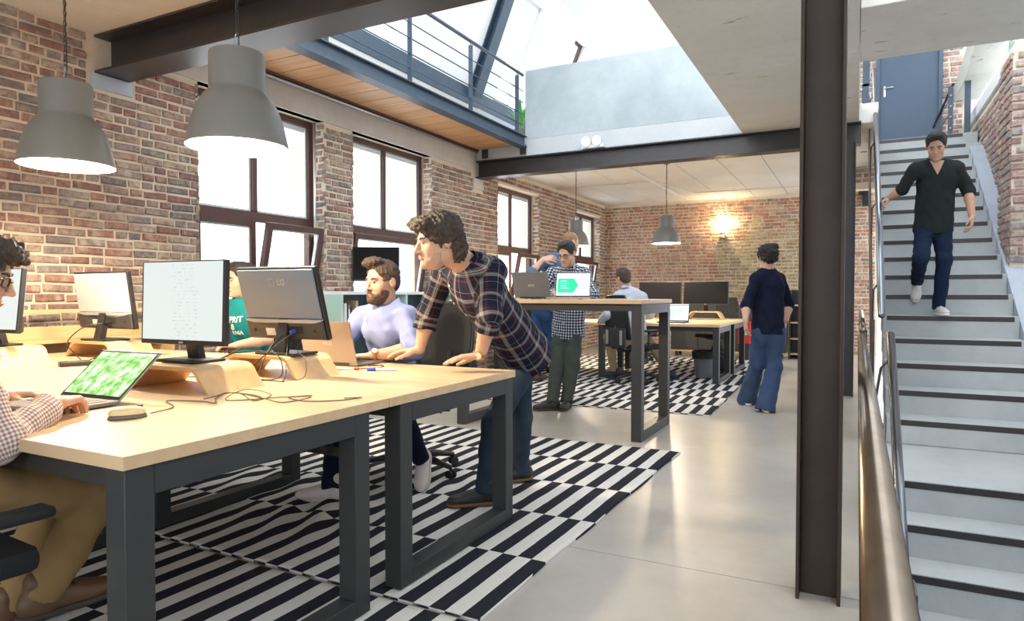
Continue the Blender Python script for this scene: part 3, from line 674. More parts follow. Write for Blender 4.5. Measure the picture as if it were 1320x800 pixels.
# perforated cable tray under the desks
ct = thing('cable_tray', (-2.55, 2.35, .5), 0, 'perforated dark metal cable tray under the maple desks', 'cable tray')
m = MB()
for i in range(14):
    for j in range(4):
        x_, z_ = -.55 + i * .08, j * .05
        m.box(x_, x_ + .05, -.002, .002, z_ + .032, z_ + .05); m.box(x_ + .05, x_ + .08, -.002, .002, z_, z_ + .05)
m.box(-.55, .57, -.12, .0, -.004, .0).build('side_plate', 'desk_steel', ct); B(-.5, -.48, -.1, 0, .2, .262).build('hanger', 'desk_steel', ct); B(.48, .5, -.1, 0, .2, .262).build('hanger', 'desk_steel', ct)
# tall desk and far desks
desk(-3.35, -1.53, 5.24, 6.22, 1.155, (-3.2, -1.54), 'tall standing desk with two laptops and square steel legs', sec=.085, yl=(5.27, 6.20), tt=.034, zf=.001)
desk(-3.35, -1.60, 9.05, 10.2, .80, (-3.2, -1.61), 'far oak desk with the open black laptop', 'far maple desks', yl=(9.07, 10.0))
desk(-5.05, -3.36, 9.05, 10.2, .80, (-4.9,), 'far oak desk near the brick wall between the windows', 'far maple desks', yl=(9.07, 10.0))
desk(-3.35, -1.60, 10.21, 11.4, .80, (-3.2, -1.61), 'far oak desk carrying the two black monitors', 'far maple desks', yl=(10.3, 11.38))

# ================================================================ DESK TOP ITEMS
def riser(x, y, rz, label, wd=.50, dp=.30, h=.105, z=DZ_):
    t_ = thing('monitor_riser', (x, y, z), rz, label, 'monitor riser', 'bent plywood monitor risers')
    half = wd / 2; R0 = .05; th = .016; out = []; inn = []
    path = [(-half, 0)]
    for k in range(7):
        a = math.radians(160 - k * (70 / 6.0)); path.append((-half + .115 + .07 * math.cos(a), h - .075 + .07 * math.sin(a) + .005))
    path += [(-px, pz) for px, pz in reversed(path)]
    for i, (px, pz) in enumerate(path):
        a, b = path[max(i - 1, 0)], path[min(i + 1, len(path) - 1)]
        dx, dz = b[0] - a[0], b[1] - a[1]; L = math.hypot(dx, dz); nx_, nz_ = dz / L, -dx / L
        out.append((px, pz)); inn.append((px + nx_ * th, pz + nz_ * th))
    inn[0] = (inn[0][0], 0); inn[-1] = (inn[-1][0], 0)
    poly = out + inn[::-1]; n = len(out); vs = [(u, -dp / 2, v) for u, v in poly] + [(u, dp / 2, v) for u, v in poly]; m = len(poly); fs = []
    for i in range(m): fs.append((i, (i + 1) % m, m + (i + 1) % m, m + i))
    for i in range(n - 1):
        fs.append((i, m - 1 - i, m - 2 - i, i + 1)); fs.append((m + i, m + i + 1, 2 * m - 2 - i, 2 * m - 1 - i))
    MB().add(vs, fs).build('plywood_sheet', 'riser_wood', t_, smooth='auto')
    MB().box(-half + .004, -half + .02, -dp / 2 + .02, -dp / 2 + .04, 0.0005, .002).build('foot_pad', 'rubber', t_)
    return z + h
RT = riser(-2.535, 1.94, math.radians(3), 'bent plywood riser under the white lit screen')
riser(-2.575, 2.45, math.radians(-2), 'bent plywood riser under the grey monitor back with blue plug', wd=.56, dp=.28)
riser(-4.28, 2.66, 0, 'bent plywood riser under the glare-painted monitor back by the brick wall', wd=.52, dp=.28)
riser(-4.36, 2.07, 0, 'bent plywood riser under the monitor beside the glasses man', wd=.52, dp=.28)
t = NT('screen_document'); v = t.coord(); sp = t.n('ShaderNodeSeparateXYZ'); t.l(v, sp.inputs[0])
ln = t.math('GREATER_THAN', t.math('FRACT', t.math('MULTIPLY', sp.outputs[2], 62.0)), .72)
wn = t.math('GREATER_THAN', t.noise(t.coord('Object', (40, 1, 62)), 1.0, 2), .54)
rg = t.math('MULTIPLY', t.math('GREATER_THAN', sp.outputs[0], -.06), t.math('LESS_THAN', sp.outputs[0], .10))
ink = t.math('MULTIPLY', t.math('MULTIPLY', ln, wn), rg)
col = t.mix(t.math('MULTIPLY', ink, .35), (.86, .94, .92), (.35, .4, .4))
t.l(col, t.b.inputs['Emission Color']); t.b.inputs['Emission Strength'].default_value = .66; t.fin((.02, .02, .02), .3)
plain('screen_off', (.006, .006, .007), .35, spec=.15)
plain('monitor_shell', (.17, .23, .33), .28, nscale=60, namt=.05, spec=.6)
plain('monitor_low', (.045, .047, .05), .42, nscale=60, namt=.05)
plain('monitor_lip', (.42, .44, .48), .3, nscale=60, namt=.05)
plain('glare_back', (.62, .64, .68), .22, nscale=60, namt=.03, spec=.8)  # copy of the monitor shell with bright glare put into its base colour
def monitor(x, y, z, rz, label, lit=None, shell='monitor_shell', wd=.56, h=.365, lift=.075, tilt=6, logo=False, group='computer monitors', plug=None):
    """front faces local -y"""
    t_ = thing('monitor', (x, y, z), rz, label, 'monitor', group)
    B(-.125, .125, -.085, .085, .0, .012, c=.004).build('base', 'black_plastic', t_)
    MB().add([(-.035, .02, .012), (.035, .02, .012), (.035, .055, .012), (-.035, .055, .012), (-.03, -.015, lift + .10), (.03, -.015, lift + .10), (.03, .02, lift + .10), (-.03, .02, lift + .10)],
             [(0, 3, 2, 1), (4, 5, 6, 7), (0, 1, 5, 4), (1, 2, 6, 5), (2, 3, 7, 6), (3, 0, 4, 7)]).build('neck', 'black_plastic', t_)
    T = Matrix.Translation((0, -.03, lift)) @ Matrix.Rotation(math.radians(-tilt), 4, 'X')
    p = B(-wd / 2, wd / 2, -.014, .012, 0, h, c=.004, M=T).build('panel', 'black_plastic', t_)
    sm = lit or 'screen_off'
    s_ = MB().box(-wd / 2 + .012, wd / 2 - .012, -.0005, .0005, -h / 2 + .017, h / 2 - .010).build('screen', sm, t_); s_.matrix_local = T @ Matrix.Translation((0, -.0148, h / 2 + .004))
    B(-.012, .012, -.0162, -.014, .006, .014, M=T).build('badge', 'silver', p)
    # back: smooth upper shell, lighter lip, dark lower housing
    B(-wd / 2 + .012, wd / 2 - .012, .012, .022, h * .30, h - .010, c=.006, M=T).build('back_shell', shell, t_)
    m = MB(); n = 14; lo = []; hi = []
    for i in range(n + 1):
        u = -wd / 2 + .012 + (wd - .024) * i / n; q = 1 - (2 * i / n - 1) ** 2
        hi.append((u, h * .295)); lo.append((u, h * .275 - .028 * q))
    poly = lo + hi[::-1]
    m.prism(poly, .012, .030, M=T @ YM).build('back_lip', 'monitor_lip', t_)
    B(-wd / 2 + .008, wd / 2 - .008, .012, .030, .006, h * .27, c=.008, M=T).build('back_housing', 'monitor_low', t_)
    for sx_ in (-1, 1): MB().lathe([(0, 0), (.008, 0), (.008, .001), (0, .001)], n=12, M=T @ Matrix.Translation((sx_ * wd * .38, .0302, h * .14)) @ Matrix.Rotation(-PI / 2, 4, 'X')).build('lock_slot', 'rubber', t_)
    B(.06, .12, .030, .031, h * .07, h * .17, M=T).build('sticker', 'paper_white', t_)
    B(-.12, -.03, .030, .0305, h * .10, h * .20, M=T).build('port_recess', 'rubber', t_)
    if logo:
        lg = text_obj('logo', 'LG', .04, 'monitor_lip', t_, T @ Matrix.Translation((-.035, .0222, h * .80)) @ Matrix.Rotation(PI, 4, 'Z') @ Matrix.Rotation(PI / 2, 4, 'X'), .001, .001)
        ring = [(.030 + .021 * math.cos(2 * PI * k / 20), .021 * math.sin(2 * PI * k / 20)) for k in range(21)]
        MB().tube([tuple(T @ Vector((u, .0228, h * .80 + v))) for u, v in ring], .0016, 5, cap=False).tube([tuple(T @ Vector(q)) for q in ((.034, .0228, h * .80 + .012), (.034, .0228, h * .80 - .008), (.022, .0228, h * .80 - .008))], .0016, 5).build('logo_ring', 'monitor_lip', t_)
    if plug:
        B(-.075, -.06, .030, .062, h * .115, h * .165, c=.003, M=T).build('plug', plug, t_)
    return t_
monitor(-2.60, 1.965, RT + .001, math.radians(2), 'monitor with a bright white document on its screen', lit='screen_document', group='monitors on plywood risers', wd=.515, tilt=2)
monitor(-2.50, 2.43, RT + .001, math.radians(182), 'monitor turned away with grey back and blue cable plug', logo=True, plug='cable_blue', group='monitors on plywood risers', tilt=16, wd=.505)
monitor(-4.27, 2.62, RT + .001, math.radians(180), 'monitor turned away with glare painted on its back by the brick wall', shell='glare_back', logo=True, plug='cable_black', group='monitors on plywood risers', tilt=8)
monitor(-4.40, 2.06, RT + .001, math.radians(4), 'monitor with a pale screen beside the man wearing glasses', lit='screen_document', group='monitors on plywood risers')

def laptop(x, y, z, rz, wd, dp, ang, label, lid='laptop_grey', base='laptop_grey', scr='black_plastic', logo=None, group=None):
    """user sits at local -y; hinge at +y"""
    t_ = thing('laptop', (x, y, z), rz, label, 'laptop', group)
    B(-wd / 2, wd / 2, -dp / 2, dp / 2, .004, .018, c=.004).build('base', base, t_)
    kb = MB()
    for i in range(13):
        for j in range(5):
            kx = -wd / 2 + .025 + i * (wd - .05) / 13; ky = -dp / 2 + dp * .42 + j * dp * .095
            kb.box(kx, kx + (wd - .05) / 13 - .003, ky, ky + dp * .08, .018, .0195)
    kb.build('keyboard', 'black_plastic', t_)
    B(-.05, .05, -dp / 2 + .012, -dp / 2 + dp * .33, .018, .0186).build('touchpad', 'grey_plastic', t_)
    T = Matrix.Translation((0, dp / 2 - .004, .016)) @ Matrix.Rotation(math.radians(90 - ang), 4, 'X')
    l_ = B(-wd / 2, wd / 2, -.002, .005, 0, dp, c=.003, M=T).build('lid', lid, t_)
    B(-wd / 2 + .004, wd / 2 - .004, -.0028, -.0018, .004, dp - .004, M=T).build('bezel', 'black_plastic', l_)
    s_ = MB().box(-wd / 2 + .012, wd / 2 - .012, -.0004, .0004, -dp / 2 + .016, dp / 2 - .012).build('screen', scr, t_); s_.matrix_local = T @ Matrix.Translation((0, -.0034, dp / 2))
    MB().cyl((-wd * .35, dp / 2, .014), (wd * .35, dp / 2, .014), .007, n=10).build('hinge', 'black_plastic', t_)
    for q in (-1, 1): B(q * wd * .42 - .015, q * wd * .42 + .015, -dp / 2 + .02, -dp / 2 + .03, 0, .005).build('foot', 'rubber', t_)
    if logo: text_obj('logo', logo, .028, 'silver', t_, T @ Matrix.Translation((0, .0056, dp * .48)) @ Matrix.Rotation(PI, 4, 'Z') @ Matrix.Rotation(PI / 2, 4, 'X'), .0004)
    return t_, s_
t = NT('screen_leaves'); v = t.coord(); f = t.noise(v, 26, 4, .6)
col = t.ramp(f, [(.36, (.16, .50, .10)), (.47, (.36, .75, .22)), (.56, (.72, .95, .62)), (.64, (.95, 1, .92))])
t.l(col, t.b.inputs['Emission Color']); t.b.inputs['Emission Strength'].default_value = .88; t.fin((.02, .02, .02), .25)
emit('screen_white', (.86, .93, .95), .68); emit('screen_green', (.01, .62, .26), .62); emit('screen_blue', (.45, .68, .92), .6); emit('screen_ink', (.30, .36, .42), .8); emit('screen_navy', (.10, .16, .45), .7)
laptop(-2.52, 1.37, DZ_, math.radians(2), .345, .235, 137, 'thin laptop with green leaves on its screen before the typing man', lid='laptop_grey', base='grey_plastic', scr='screen_leaves')
laptop(-2.63, 3.00, DZ_, math.radians(183), .36, .245, 106, 'grey laptop seen from behind before the bearded man', logo='ASUS')
laptop(-2.70, 5.78, 1.155, math.radians(184), .36, .25, 112, 'dark grey laptop seen from behind on the standing desk', logo='ASUS', lid='grey_plastic')
lp, scn = laptop(-2.32, 5.62, 1.155, math.radians(3), .345, .235, 100, 'laptop with a green and white web page on the standing desk', scr='screen_white')
def decal(parent, pts, mat, name='screen_mark'):
    MB().add([(u, -.0009, v) for u, v in pts], [tuple(range(len(pts)))]).build(name, mat, parent)
decal(scn, [(-.15, -.075), (.01, -.075), (.05, -.005), (.01, .06), (-.15, .06)], 'screen_green', 'green_panel')
for i in range(4): decal(scn, [(-.125, .030 - i * .022), (-.06 + .03 * (i % 2), .030 - i * .022), (-.06 + .03 * (i % 2), .038 - i * .022), (-.125, .038 - i * .022)], 'screen_white', 'text_line')
decal(scn, [(.07, -.05), (.12, -.05), (.12, .02), (.07, .02)], 'screen_blue', 'picture'); decal(scn, [(.06, .075), (.09, .075), (.09, .082), (.06, .082)], 'screen_green', 'button')
for i in range(4): decal(scn, [(.005 + .0 + i * .0, .0)] * 0 or [(-.14 + i * .05, .085), (-.11 + i * .05, .085), (-.11 + i * .05, .089), (-.14 + i * .05, .089)], 'screen_ink', 'menu_item')
lp2, sc2 = laptop(-2.30, 9.40, .80, math.radians(2), .40, .26, 104, 'black laptop with pale blue windows on the far desk', lid='black_plastic', base='black_plastic', scr='screen_white')
decal(sc2, [(-.185, .095), (.185, .095), (.185, .108), (-.185, .108)], 'screen_navy', 'title_bar'); decal(sc2, [(-.13, -.06), (.0, -.06), (.0, .05), (-.13, .05)], 'screen_blue', 'window_box'); decal(sc2, [(.03, -.02), (.12, -.02), (.12, .06), (.03, .06)], 'screen_blue', 'window_box')
monitor(-2.86, 10.85, .93, math.radians(1), 'wide black monitor on the far desk behind the seated man', shell='black_plastic', wd=.70, h=.37, lift=.10, group='black monitors on the far desk')
monitor(-2.13, 10.85, .93, math.radians(-1), 'wide black monitor on the far desk above the black laptop', shell='black_plastic', wd=.70, h=.37, lift=.10, group='black monitors on the far desk')
riser(-2.86, 10.85, 0, 'bent plywood riser under the first far black monitor', z=.80, wd=.56, dp=.3, h=.13); riser(-2.13, 10.85, 0, 'bent plywood riser under the second far black monitor', z=.80, wd=.56, dp=.3, h=.13)
monitor(-5.0, 6.25, 1.232, math.radians(34), 'dark monitor on the teal cabinet in front of the second window', shell='black_plastic', wd=.54, h=.40, lift=.12, group='monitor by the window')
# mouse and its cord
mo = thing('computer_mouse', (-2.09, 1.35, DZ_), math.radians(65), 'cream computer mouse with grey sides on the near desk', 'mouse')
def dome(L, W_, H_, z0, cut, n=18, k=8):
    vs = []; fs = []
    for j in range(k + 1):
        a = j / k * PI / 2
        for i in range(n):
            b = 2 * PI * i / n; ex = 1.0
            vs.append((L / 2 * math.cos(b) * math.cos(a) ** .45, W_ / 2 * math.sin(b) * math.cos(a) ** .45, z0 + H_ * math.sin(a)))
    for j in range(k):
        for i in range(n): fs.append((j * n + i, j * n + (i + 1) % n, (j + 1) * n + (i + 1) % n, (j + 1) * n + i))
    return vs, fs
MB().add(*dome(.115, .064, .017, .002, 0)).build('side_shell', 'mouse_grey', mo, smooth=True); MB().add(*dome(.110, .060, .024, .014, 0)).build('top_shell', 'mouse_cream', mo, smooth=True)
B(.028, .045, -.004, .004, .034, .041, c=.002).build('wheel', 'mouse_grey', mo)
def cable(name, pts, mat, label, r=.0028, n=8, group='loose cables on the desks'):
    return tag(MB().tube(spline(pts, n), r, 6).build(name, mat, smooth=True), label, 'cable', group)
z = DZ_ + .003
cable('mouse_cable', [(-2.06, 1.41, z + .006), (-2.14, 1.55, z), (-2.27, 1.62, z + .002), (-2.16, 1.68, z), (-2.06, 1.66, z + .004), (-2.17, 1.75, z), (-2.24, 1.86, z + .003), (-2.12, 1.88, z), (-2.02, 1.83, z + .004), (-2.05, 1.75, z + .03), (-1.95, 1.78, z + .012), (-1.87, 1.80, z), (-1.86, 1.93, z + .003), (-1.95, 1.90, z), (-1.82, 1.86, z), (-1.72, 1.93, z), (-1.68, 2.01, z + .003), (-1.74, 1.98, z)], 'cable_brown', 'thin brown mouse cable looping across the near desk', .0022)
cable('power_cable', [(-2.45, 2.46, 1.02), (-2.40, 2.30, .98), (-2.50, 2.20, .86), (-2.58, 2.14, z), (-2.45, 2.20, z), (-2.37, 2.27, z + .02), (-2.44, 2.30, .92), (-2.60, 2.22, .93), (-2.75, 2.12, .93)], 'cable_black', 'black cable hanging from the grey monitor back')
cable('power_cable', [(-2.50, 2.47, 1.03), (-2.47, 2.30, .95), (-2.42, 2.18, z), (-2.34, 2.25, z), (-2.40, 2.33, .90), (-2.46, 2.40, .98)], 'cable_black', 'black cable loop below the blue plug')
cable('video_cable', [(-2.47, 2.48, 1.045), (-2.42, 2.46, 1.0), (-2.38, 2.38, .93), (-2.28, 2.33, .90), (-2.25, 2.29, .82), (-2.33, 2.25, z)], 'cable_black', 'thin cable running from the blue plug over the riser', .0018)
cable('power_cable', [(-4.20, 2.66, 1.02), (-4.30, 2.52, 1.0), (-4.40, 2.46, .90), (-4.28, 2.44, .83), (-4.15, 2.40, z), (-4.0, 2.32, z)], 'cable_black', 'black cable drooping from the glare-painted monitor back', .0035)
cable('power_cable', [(-3.9, 2.26, z), (-3.75, 2.3, z + .01), (-3.6, 2.36, z), (-3.72, 2.44, z), (-3.95, 2.42, z + .03), (-4.05, 2.36, z)], 'cable_black', 'black cable curled beside the power brick', .0035)
cable('white_cable', [(-3.80, 2.07, z), (-3.70, 2.09, z), (-3.62, 2.20, z), (-3.55, 2.30, z), (-3.45, 2.32, z)], 'cable_white', 'white cable curling beside the black power brick')
cable('power_cable', [(-3.4, 2.02, z), (-3.1, 2.05, z), (-2.95, 2.0, z + .01), (-2.75, 2.2, z), (-2.55, 2.24, z), (-2.3, 2.22, z + .002)], 'cable_black', 'black cable passing behind the lit monitor')
cable('power_cable', [(-2.95, 2.25, z), (-2.7, 2.32, .93), (-2.62, 2.20, .92), (-2.60, 2.08, .9), (-2.62, 2.02, .93)], 'cable_black', 'black cable arching between the two plywood risers', .0034)
cable('headphone_cable', [(-2.20, 1.72, z), (-2.12, 1.80, z + .02), (-2.0, 1.78, z), (-2.06, 1.92, z), (-2.18, 1.90, z + .015), (-2.10, 1.74, z), (-1.98, 1.88, z), (-1.90, 1.98, z)], 'cable_brown', 'thin brown cord tangled before the plywood riser', .002)
cable('charging_cable', [(-2.43, 2.96, z), (-2.36, 3.0, z), (-2.30, 2.9, z), (-2.38, 2.78, z), (-2.44, 2.72, z)], 'cable_black', 'black charging cable beside the grey laptop')
pb = thing('power_brick', (-3.87, 2.2, DZ_), math.radians(72), 'black power brick lying on the desk', 'power brick')
B(-.075, .075, -.03, .03, 0, .03, c=.006).build('body', 'black_plastic', pb); MB().cyl((.07, 0, .015), (.10, 0, .015), .008, n=8).build('strain_relief', 'rubber', pb); B(-.03, .03, -.02, .02, .03, .0305).build('rating_label', 'grey_plastic', pb)
mk = thing('marker_pen', (-2.19, 2.795, DZ_ + .009), math.radians(30), 'white marker pen with blue cap beside the grey laptop', 'marker')
MB().cyl((-.045, 0, 0), (.07, 0, 0), .0085, n=12).build('barrel', 'paper_white', mk, smooth='auto'); MB().cyl((-.085, 0, 0), (-.04, 0, 0), .0098, n=12).build('cap', 'cable_blue', mk, smooth='auto')
mk = thing('marker_pen', (-2.40, 2.74, DZ_ + .008), math.radians(20), 'thin orange tipped pen between riser and laptop', 'pen')
MB().cyl((-.07, 0, 0), (.05, 0, 0), .006, n=10).build('barrel', 'paper_white', mk, smooth='auto'); MB().cyl((.05, 0, 0), (.075, 0, 0), .0075, n=10).build('cap', 'red_paint', mk, smooth='auto')
# papers on the tall desk
for i, (x_, y_, a_) in enumerate(((-2.02, 5.72, .2), (-1.95, 5.60, -.3), (-1.83, 5.52, .5))):
    tag(B(-.105, .105, -.148, .148, 0, .0015).build('paper_sheet', 'paper_white', loc=(x_, y_, 1.1555 + i * .0016), rot=(0, 0, a_)), ('lowest loose paper sheet on the standing desk', 'middle loose paper sheet on the standing desk', 'topmost loose paper sheet on the standing desk')[i], 'paper', 'papers on the standing desk')
cable('charging_cable', [(-2.62, 5.5, 1.158), (-2.55, 5.46, 1.175), (-2.48, 5.5, 1.158), (-2.55, 5.56, 1.17), (-2.62, 5.47, 1.158), (-2.50, 5.44, 1.158)], 'cable_black', 'black cable bunched between the laptops on the standing desk', .004)
# ---- wooden wall shelf by the brick wall
ws = thing('wall_bench', (-5.12, 2.9, 0), 0, 'low wooden panel shelf against the brick wall behind the monitors', 'shelf')
B(-.02, .0, -.62, .62, .45, .97, c=.003).build('back_panel', 'shelf_wood', ws); B(-.02, .20, -.62, .62, .86, .885, c=.003).build('shelf_board', 'shelf_wood', ws)
B(-.03, .0, -.62, .62, 1.065, 1.09, c=.003).build('rail', 'shelf_wood', ws); B(-.02, .26, -.64, -.615, 0.0, 1.12, c=.003).build('side_panel', 'shelf_wood', ws); B(-.02, .26, -.645, -.64, .5, 1.1).build('side_face', 'window_white', ws); B(-.02, .26, .615, .64, 0, 1.12, c=.003).build('side_panel', 'shelf_wood', ws)
# ---- teal cabinet under the second window
cb = thing('cabinet', (-4.98, 6.45, 0), 0, 'pale teal open cabinet below the second window', 'cabinet')
W0, W1, L0, L1 = -.22, .20, -1.05, 1.25
B(W0, W1, L0, L1, 1.195, 1.23, c=.003).build('top_board', 'window_white', cb); B(W0, W0 + .015, L0, L1, 0, 1.195).build('back_board', 'blue_steel', cb)
for q in (L0, (L0 + L1) / 2 - .02, L1 - .035): B(W0, W1, q, q + .035, 0.0, 1.195, c=.002).build('upright', 'teal_cabinet', cb)
for z_ in (.06, .44, .82): B(W0 + .015, W1 - .01, L0 + .035, L1 - .035, z_, z_ + .022).build('shelf', 'teal_cabinet', cb)
for i in range(5):
    hh = random.uniform(.22, .30); y_ = 5.5 + i * .062; tk = random.uniform(.035, .05)
    c_ = ['red_paint', 'paper_white', 'grey_plastic', 'door_blue', 'shelf_wood'][i % 5]
    f_ = thing('binder', (-4.98, y_, .842), 0, ['red', 'white', 'grey', 'blue', 'tan'][i % 5] + ' binder standing on the upper shelf of the teal cabinet', 'binder', 'binders in the teal cabinet')
    B(-.12, .10, 0, tk, 0, hh, c=.003).build('cover', c_, f_); B(.1, .101, .008, tk - .008, hh * .5, hh * .8).build('spine_label', 'paper_white', f_)
# ---- dark sideboard along the back wall
sb = thing('sideboard', (-2.15, 13.35, 0), 0, 'long dark sideboard with oak top along the back wall', 'sideboard')
B(-1.1, 1.0, -.22, .22, 1.0, 1.03, c=.003).build('top_board', 'desk_wood', sb); B(-1.1, 1.0, -.2, .22, .12, .42, c=.003).box(-1.1, 1.0, -.2, .22, .42, 1.0).build('carcass', 'monitor_low', sb)
for i in range(4):
    d_ = B(-1.08 + i * .515, -1.08 + i * .515 + .5, -.218, -.2, .14, .98, c=.003).build('door', 'monitor_low', sb); MB().cyl((-1.08 + i * .515 + .44, -.24, .5), (-1.08 + i * .515 + .44, -.24, .64), .006, n=8).build('handle', 'silver', d_)
B(-1.1, 1.0, -.2, .2, .09, .12).build('plinth_board', 'desk_wood', sb)
for x_ in (-1.0, .9):
    for y_ in (-.15, .15): MB().cyl((x_, y_, 0), (x_, y_, .09), .03, n=10).build('caster', 'rubber', sb)
sh = thing('shelf_unit', (-.93, 13.6, 0), 0, 'black open shelf unit by the end of the sideboard', 'shelf unit')
for x_ in (-.2, .17): B(x_, x_ + .03, -.2, .2, 0, 1.28, c=.003).build('upright', 'monitor_low', sh)
for z_ in (.08, .36, .66, .98): B(-.17, .17, -.2, .2, z_, z_ + .025).build('shelf', 'desk_wood', sh)
B(-.17, .17, .18, .2, .0, 1.28).build('back_board', 'monitor_low', sh)
rb = thing('red_box', (-1.82, 12.85, 0), 0, 'red metal box behind the far desk', 'box')
B(-.10, .10, -.12, .12, .30, .70, c=.006).build('body', 'red_paint', rb); B(-.08, .08, -.1, .1, 0, .30, c=.004).build('stand', 'monitor_low', rb); B(.02, .05, -.125, -.12, .46, .54).build('latch', 'paper_white', rb)
# waste bin: open wire mesh tapering basket
bn = thing('waste_bin', (-1.93, 9.72, 0.012), 0, 'grey mesh waste bin with black bag under the far desk', 'waste bin')
MB().lathe([(.0, .004), (.115, .004), (.155, .36), (.160, .365), (.148, .36), (.110, .012), (0, .012)], n=24).build('basket', 'grey_plastic', bn, smooth='auto'); MB().lathe([(.162, .28), (.168, .38), (.155, .385), (.15, .34), (.10, .25), (0, .24)], n=24).build('liner_bag', 'soft_black', bn, smooth=True)
# backpacks
def backpack(x, y, z, rz, s, label):
    t_ = thing('backpack', (x, y, z), rz, label, 'backpack')
    vs, fs = dome(.34 * s, .24 * s, .48 * s, 0, 0, 24, 12)
    vs = [(vx * (1.05 - .15 * vz / (.48 * s)), vy, vz) for vx, vy, vz in vs]; MB().add(vs, fs).build('body', 'soft_black', t_, smooth=True)
    vs, fs = dome(.26 * s, .12 * s, .26 * s, .02 * s, 0, 20, 8); MB().add([(a, b - .11 * s, c) for a, b, c in vs], fs).build('front_pocket', 'soft_black', t_, smooth=True)
    MB().tube(spline([(-.05 * s, 0, .46 * s), (-.04 * s, 0, .53 * s), (.04 * s, 0, .53 * s), (.05 * s, 0, .46 * s)], 6), .009 * s, 8).build('grab_handle', 'soft_black', t_, smooth=True)
    for q in (-1, 1): MB().tube(spline([(q * .08 * s, .1 * s, .44 * s), (q * .10 * s, .16 * s, .30 * s), (q * .12 * s, .12 * s, .06 * s)], 6), .012 * s, 8).build('strap', 'soft_black', t_, smooth=True)
    MB().tube(spline([(-.12 * s, -.125 * s, .3 * s), (0, -.14 * s, .36 * s), (.12 * s, -.125 * s, .3 * s)], 6), .004 * s, 6).build('zipper', 'grey_plastic', t_)
backpack(-4.98, 8.25, 0, math.radians(60), 1.0, 'black backpack on the floor against the brick wall')
backpack(-1.92, 10.75, .017, math.radians(20), .85, 'dark olive backpack on the rug under the far desk')
# upper plant
pl = thing('potted_plant', (-4.70, 9.42, 3.541), 0, 'small green potted plant at the corner of the gallery', 'plant')
MB().lathe([(0, 0), (.08, 0), (.11, .2), (.12, .21), (.10, .2), (.0, .18)], n=20).build('pot', 'clay_pot', pl, smooth='auto')
for i in range(14):
    a = i * 2.4; L = .35 + .2 * random.random(); vs = []; 
    for k in range(7):
        q = k / 6; r_ = .02 + .22 * q * q; zz = .18 + L * q * (1.25 - .4 * q); wv = .028 * math.sin(PI * (q * .92 + .04))
        vs += [(r_ * math.cos(a) - wv * math.sin(a), r_ * math.sin(a) + wv * math.cos(a), zz), (r_ * math.cos(a) + wv * math.sin(a), r_ * math.sin(a) - wv * math.cos(a), zz)]
    MB().add(vs, [(2 * k, 2 * k + 1, 2 * k + 3, 2 * k + 2) for k in range(6)]).build('leaf', 'green_leaf', pl, smooth=True)

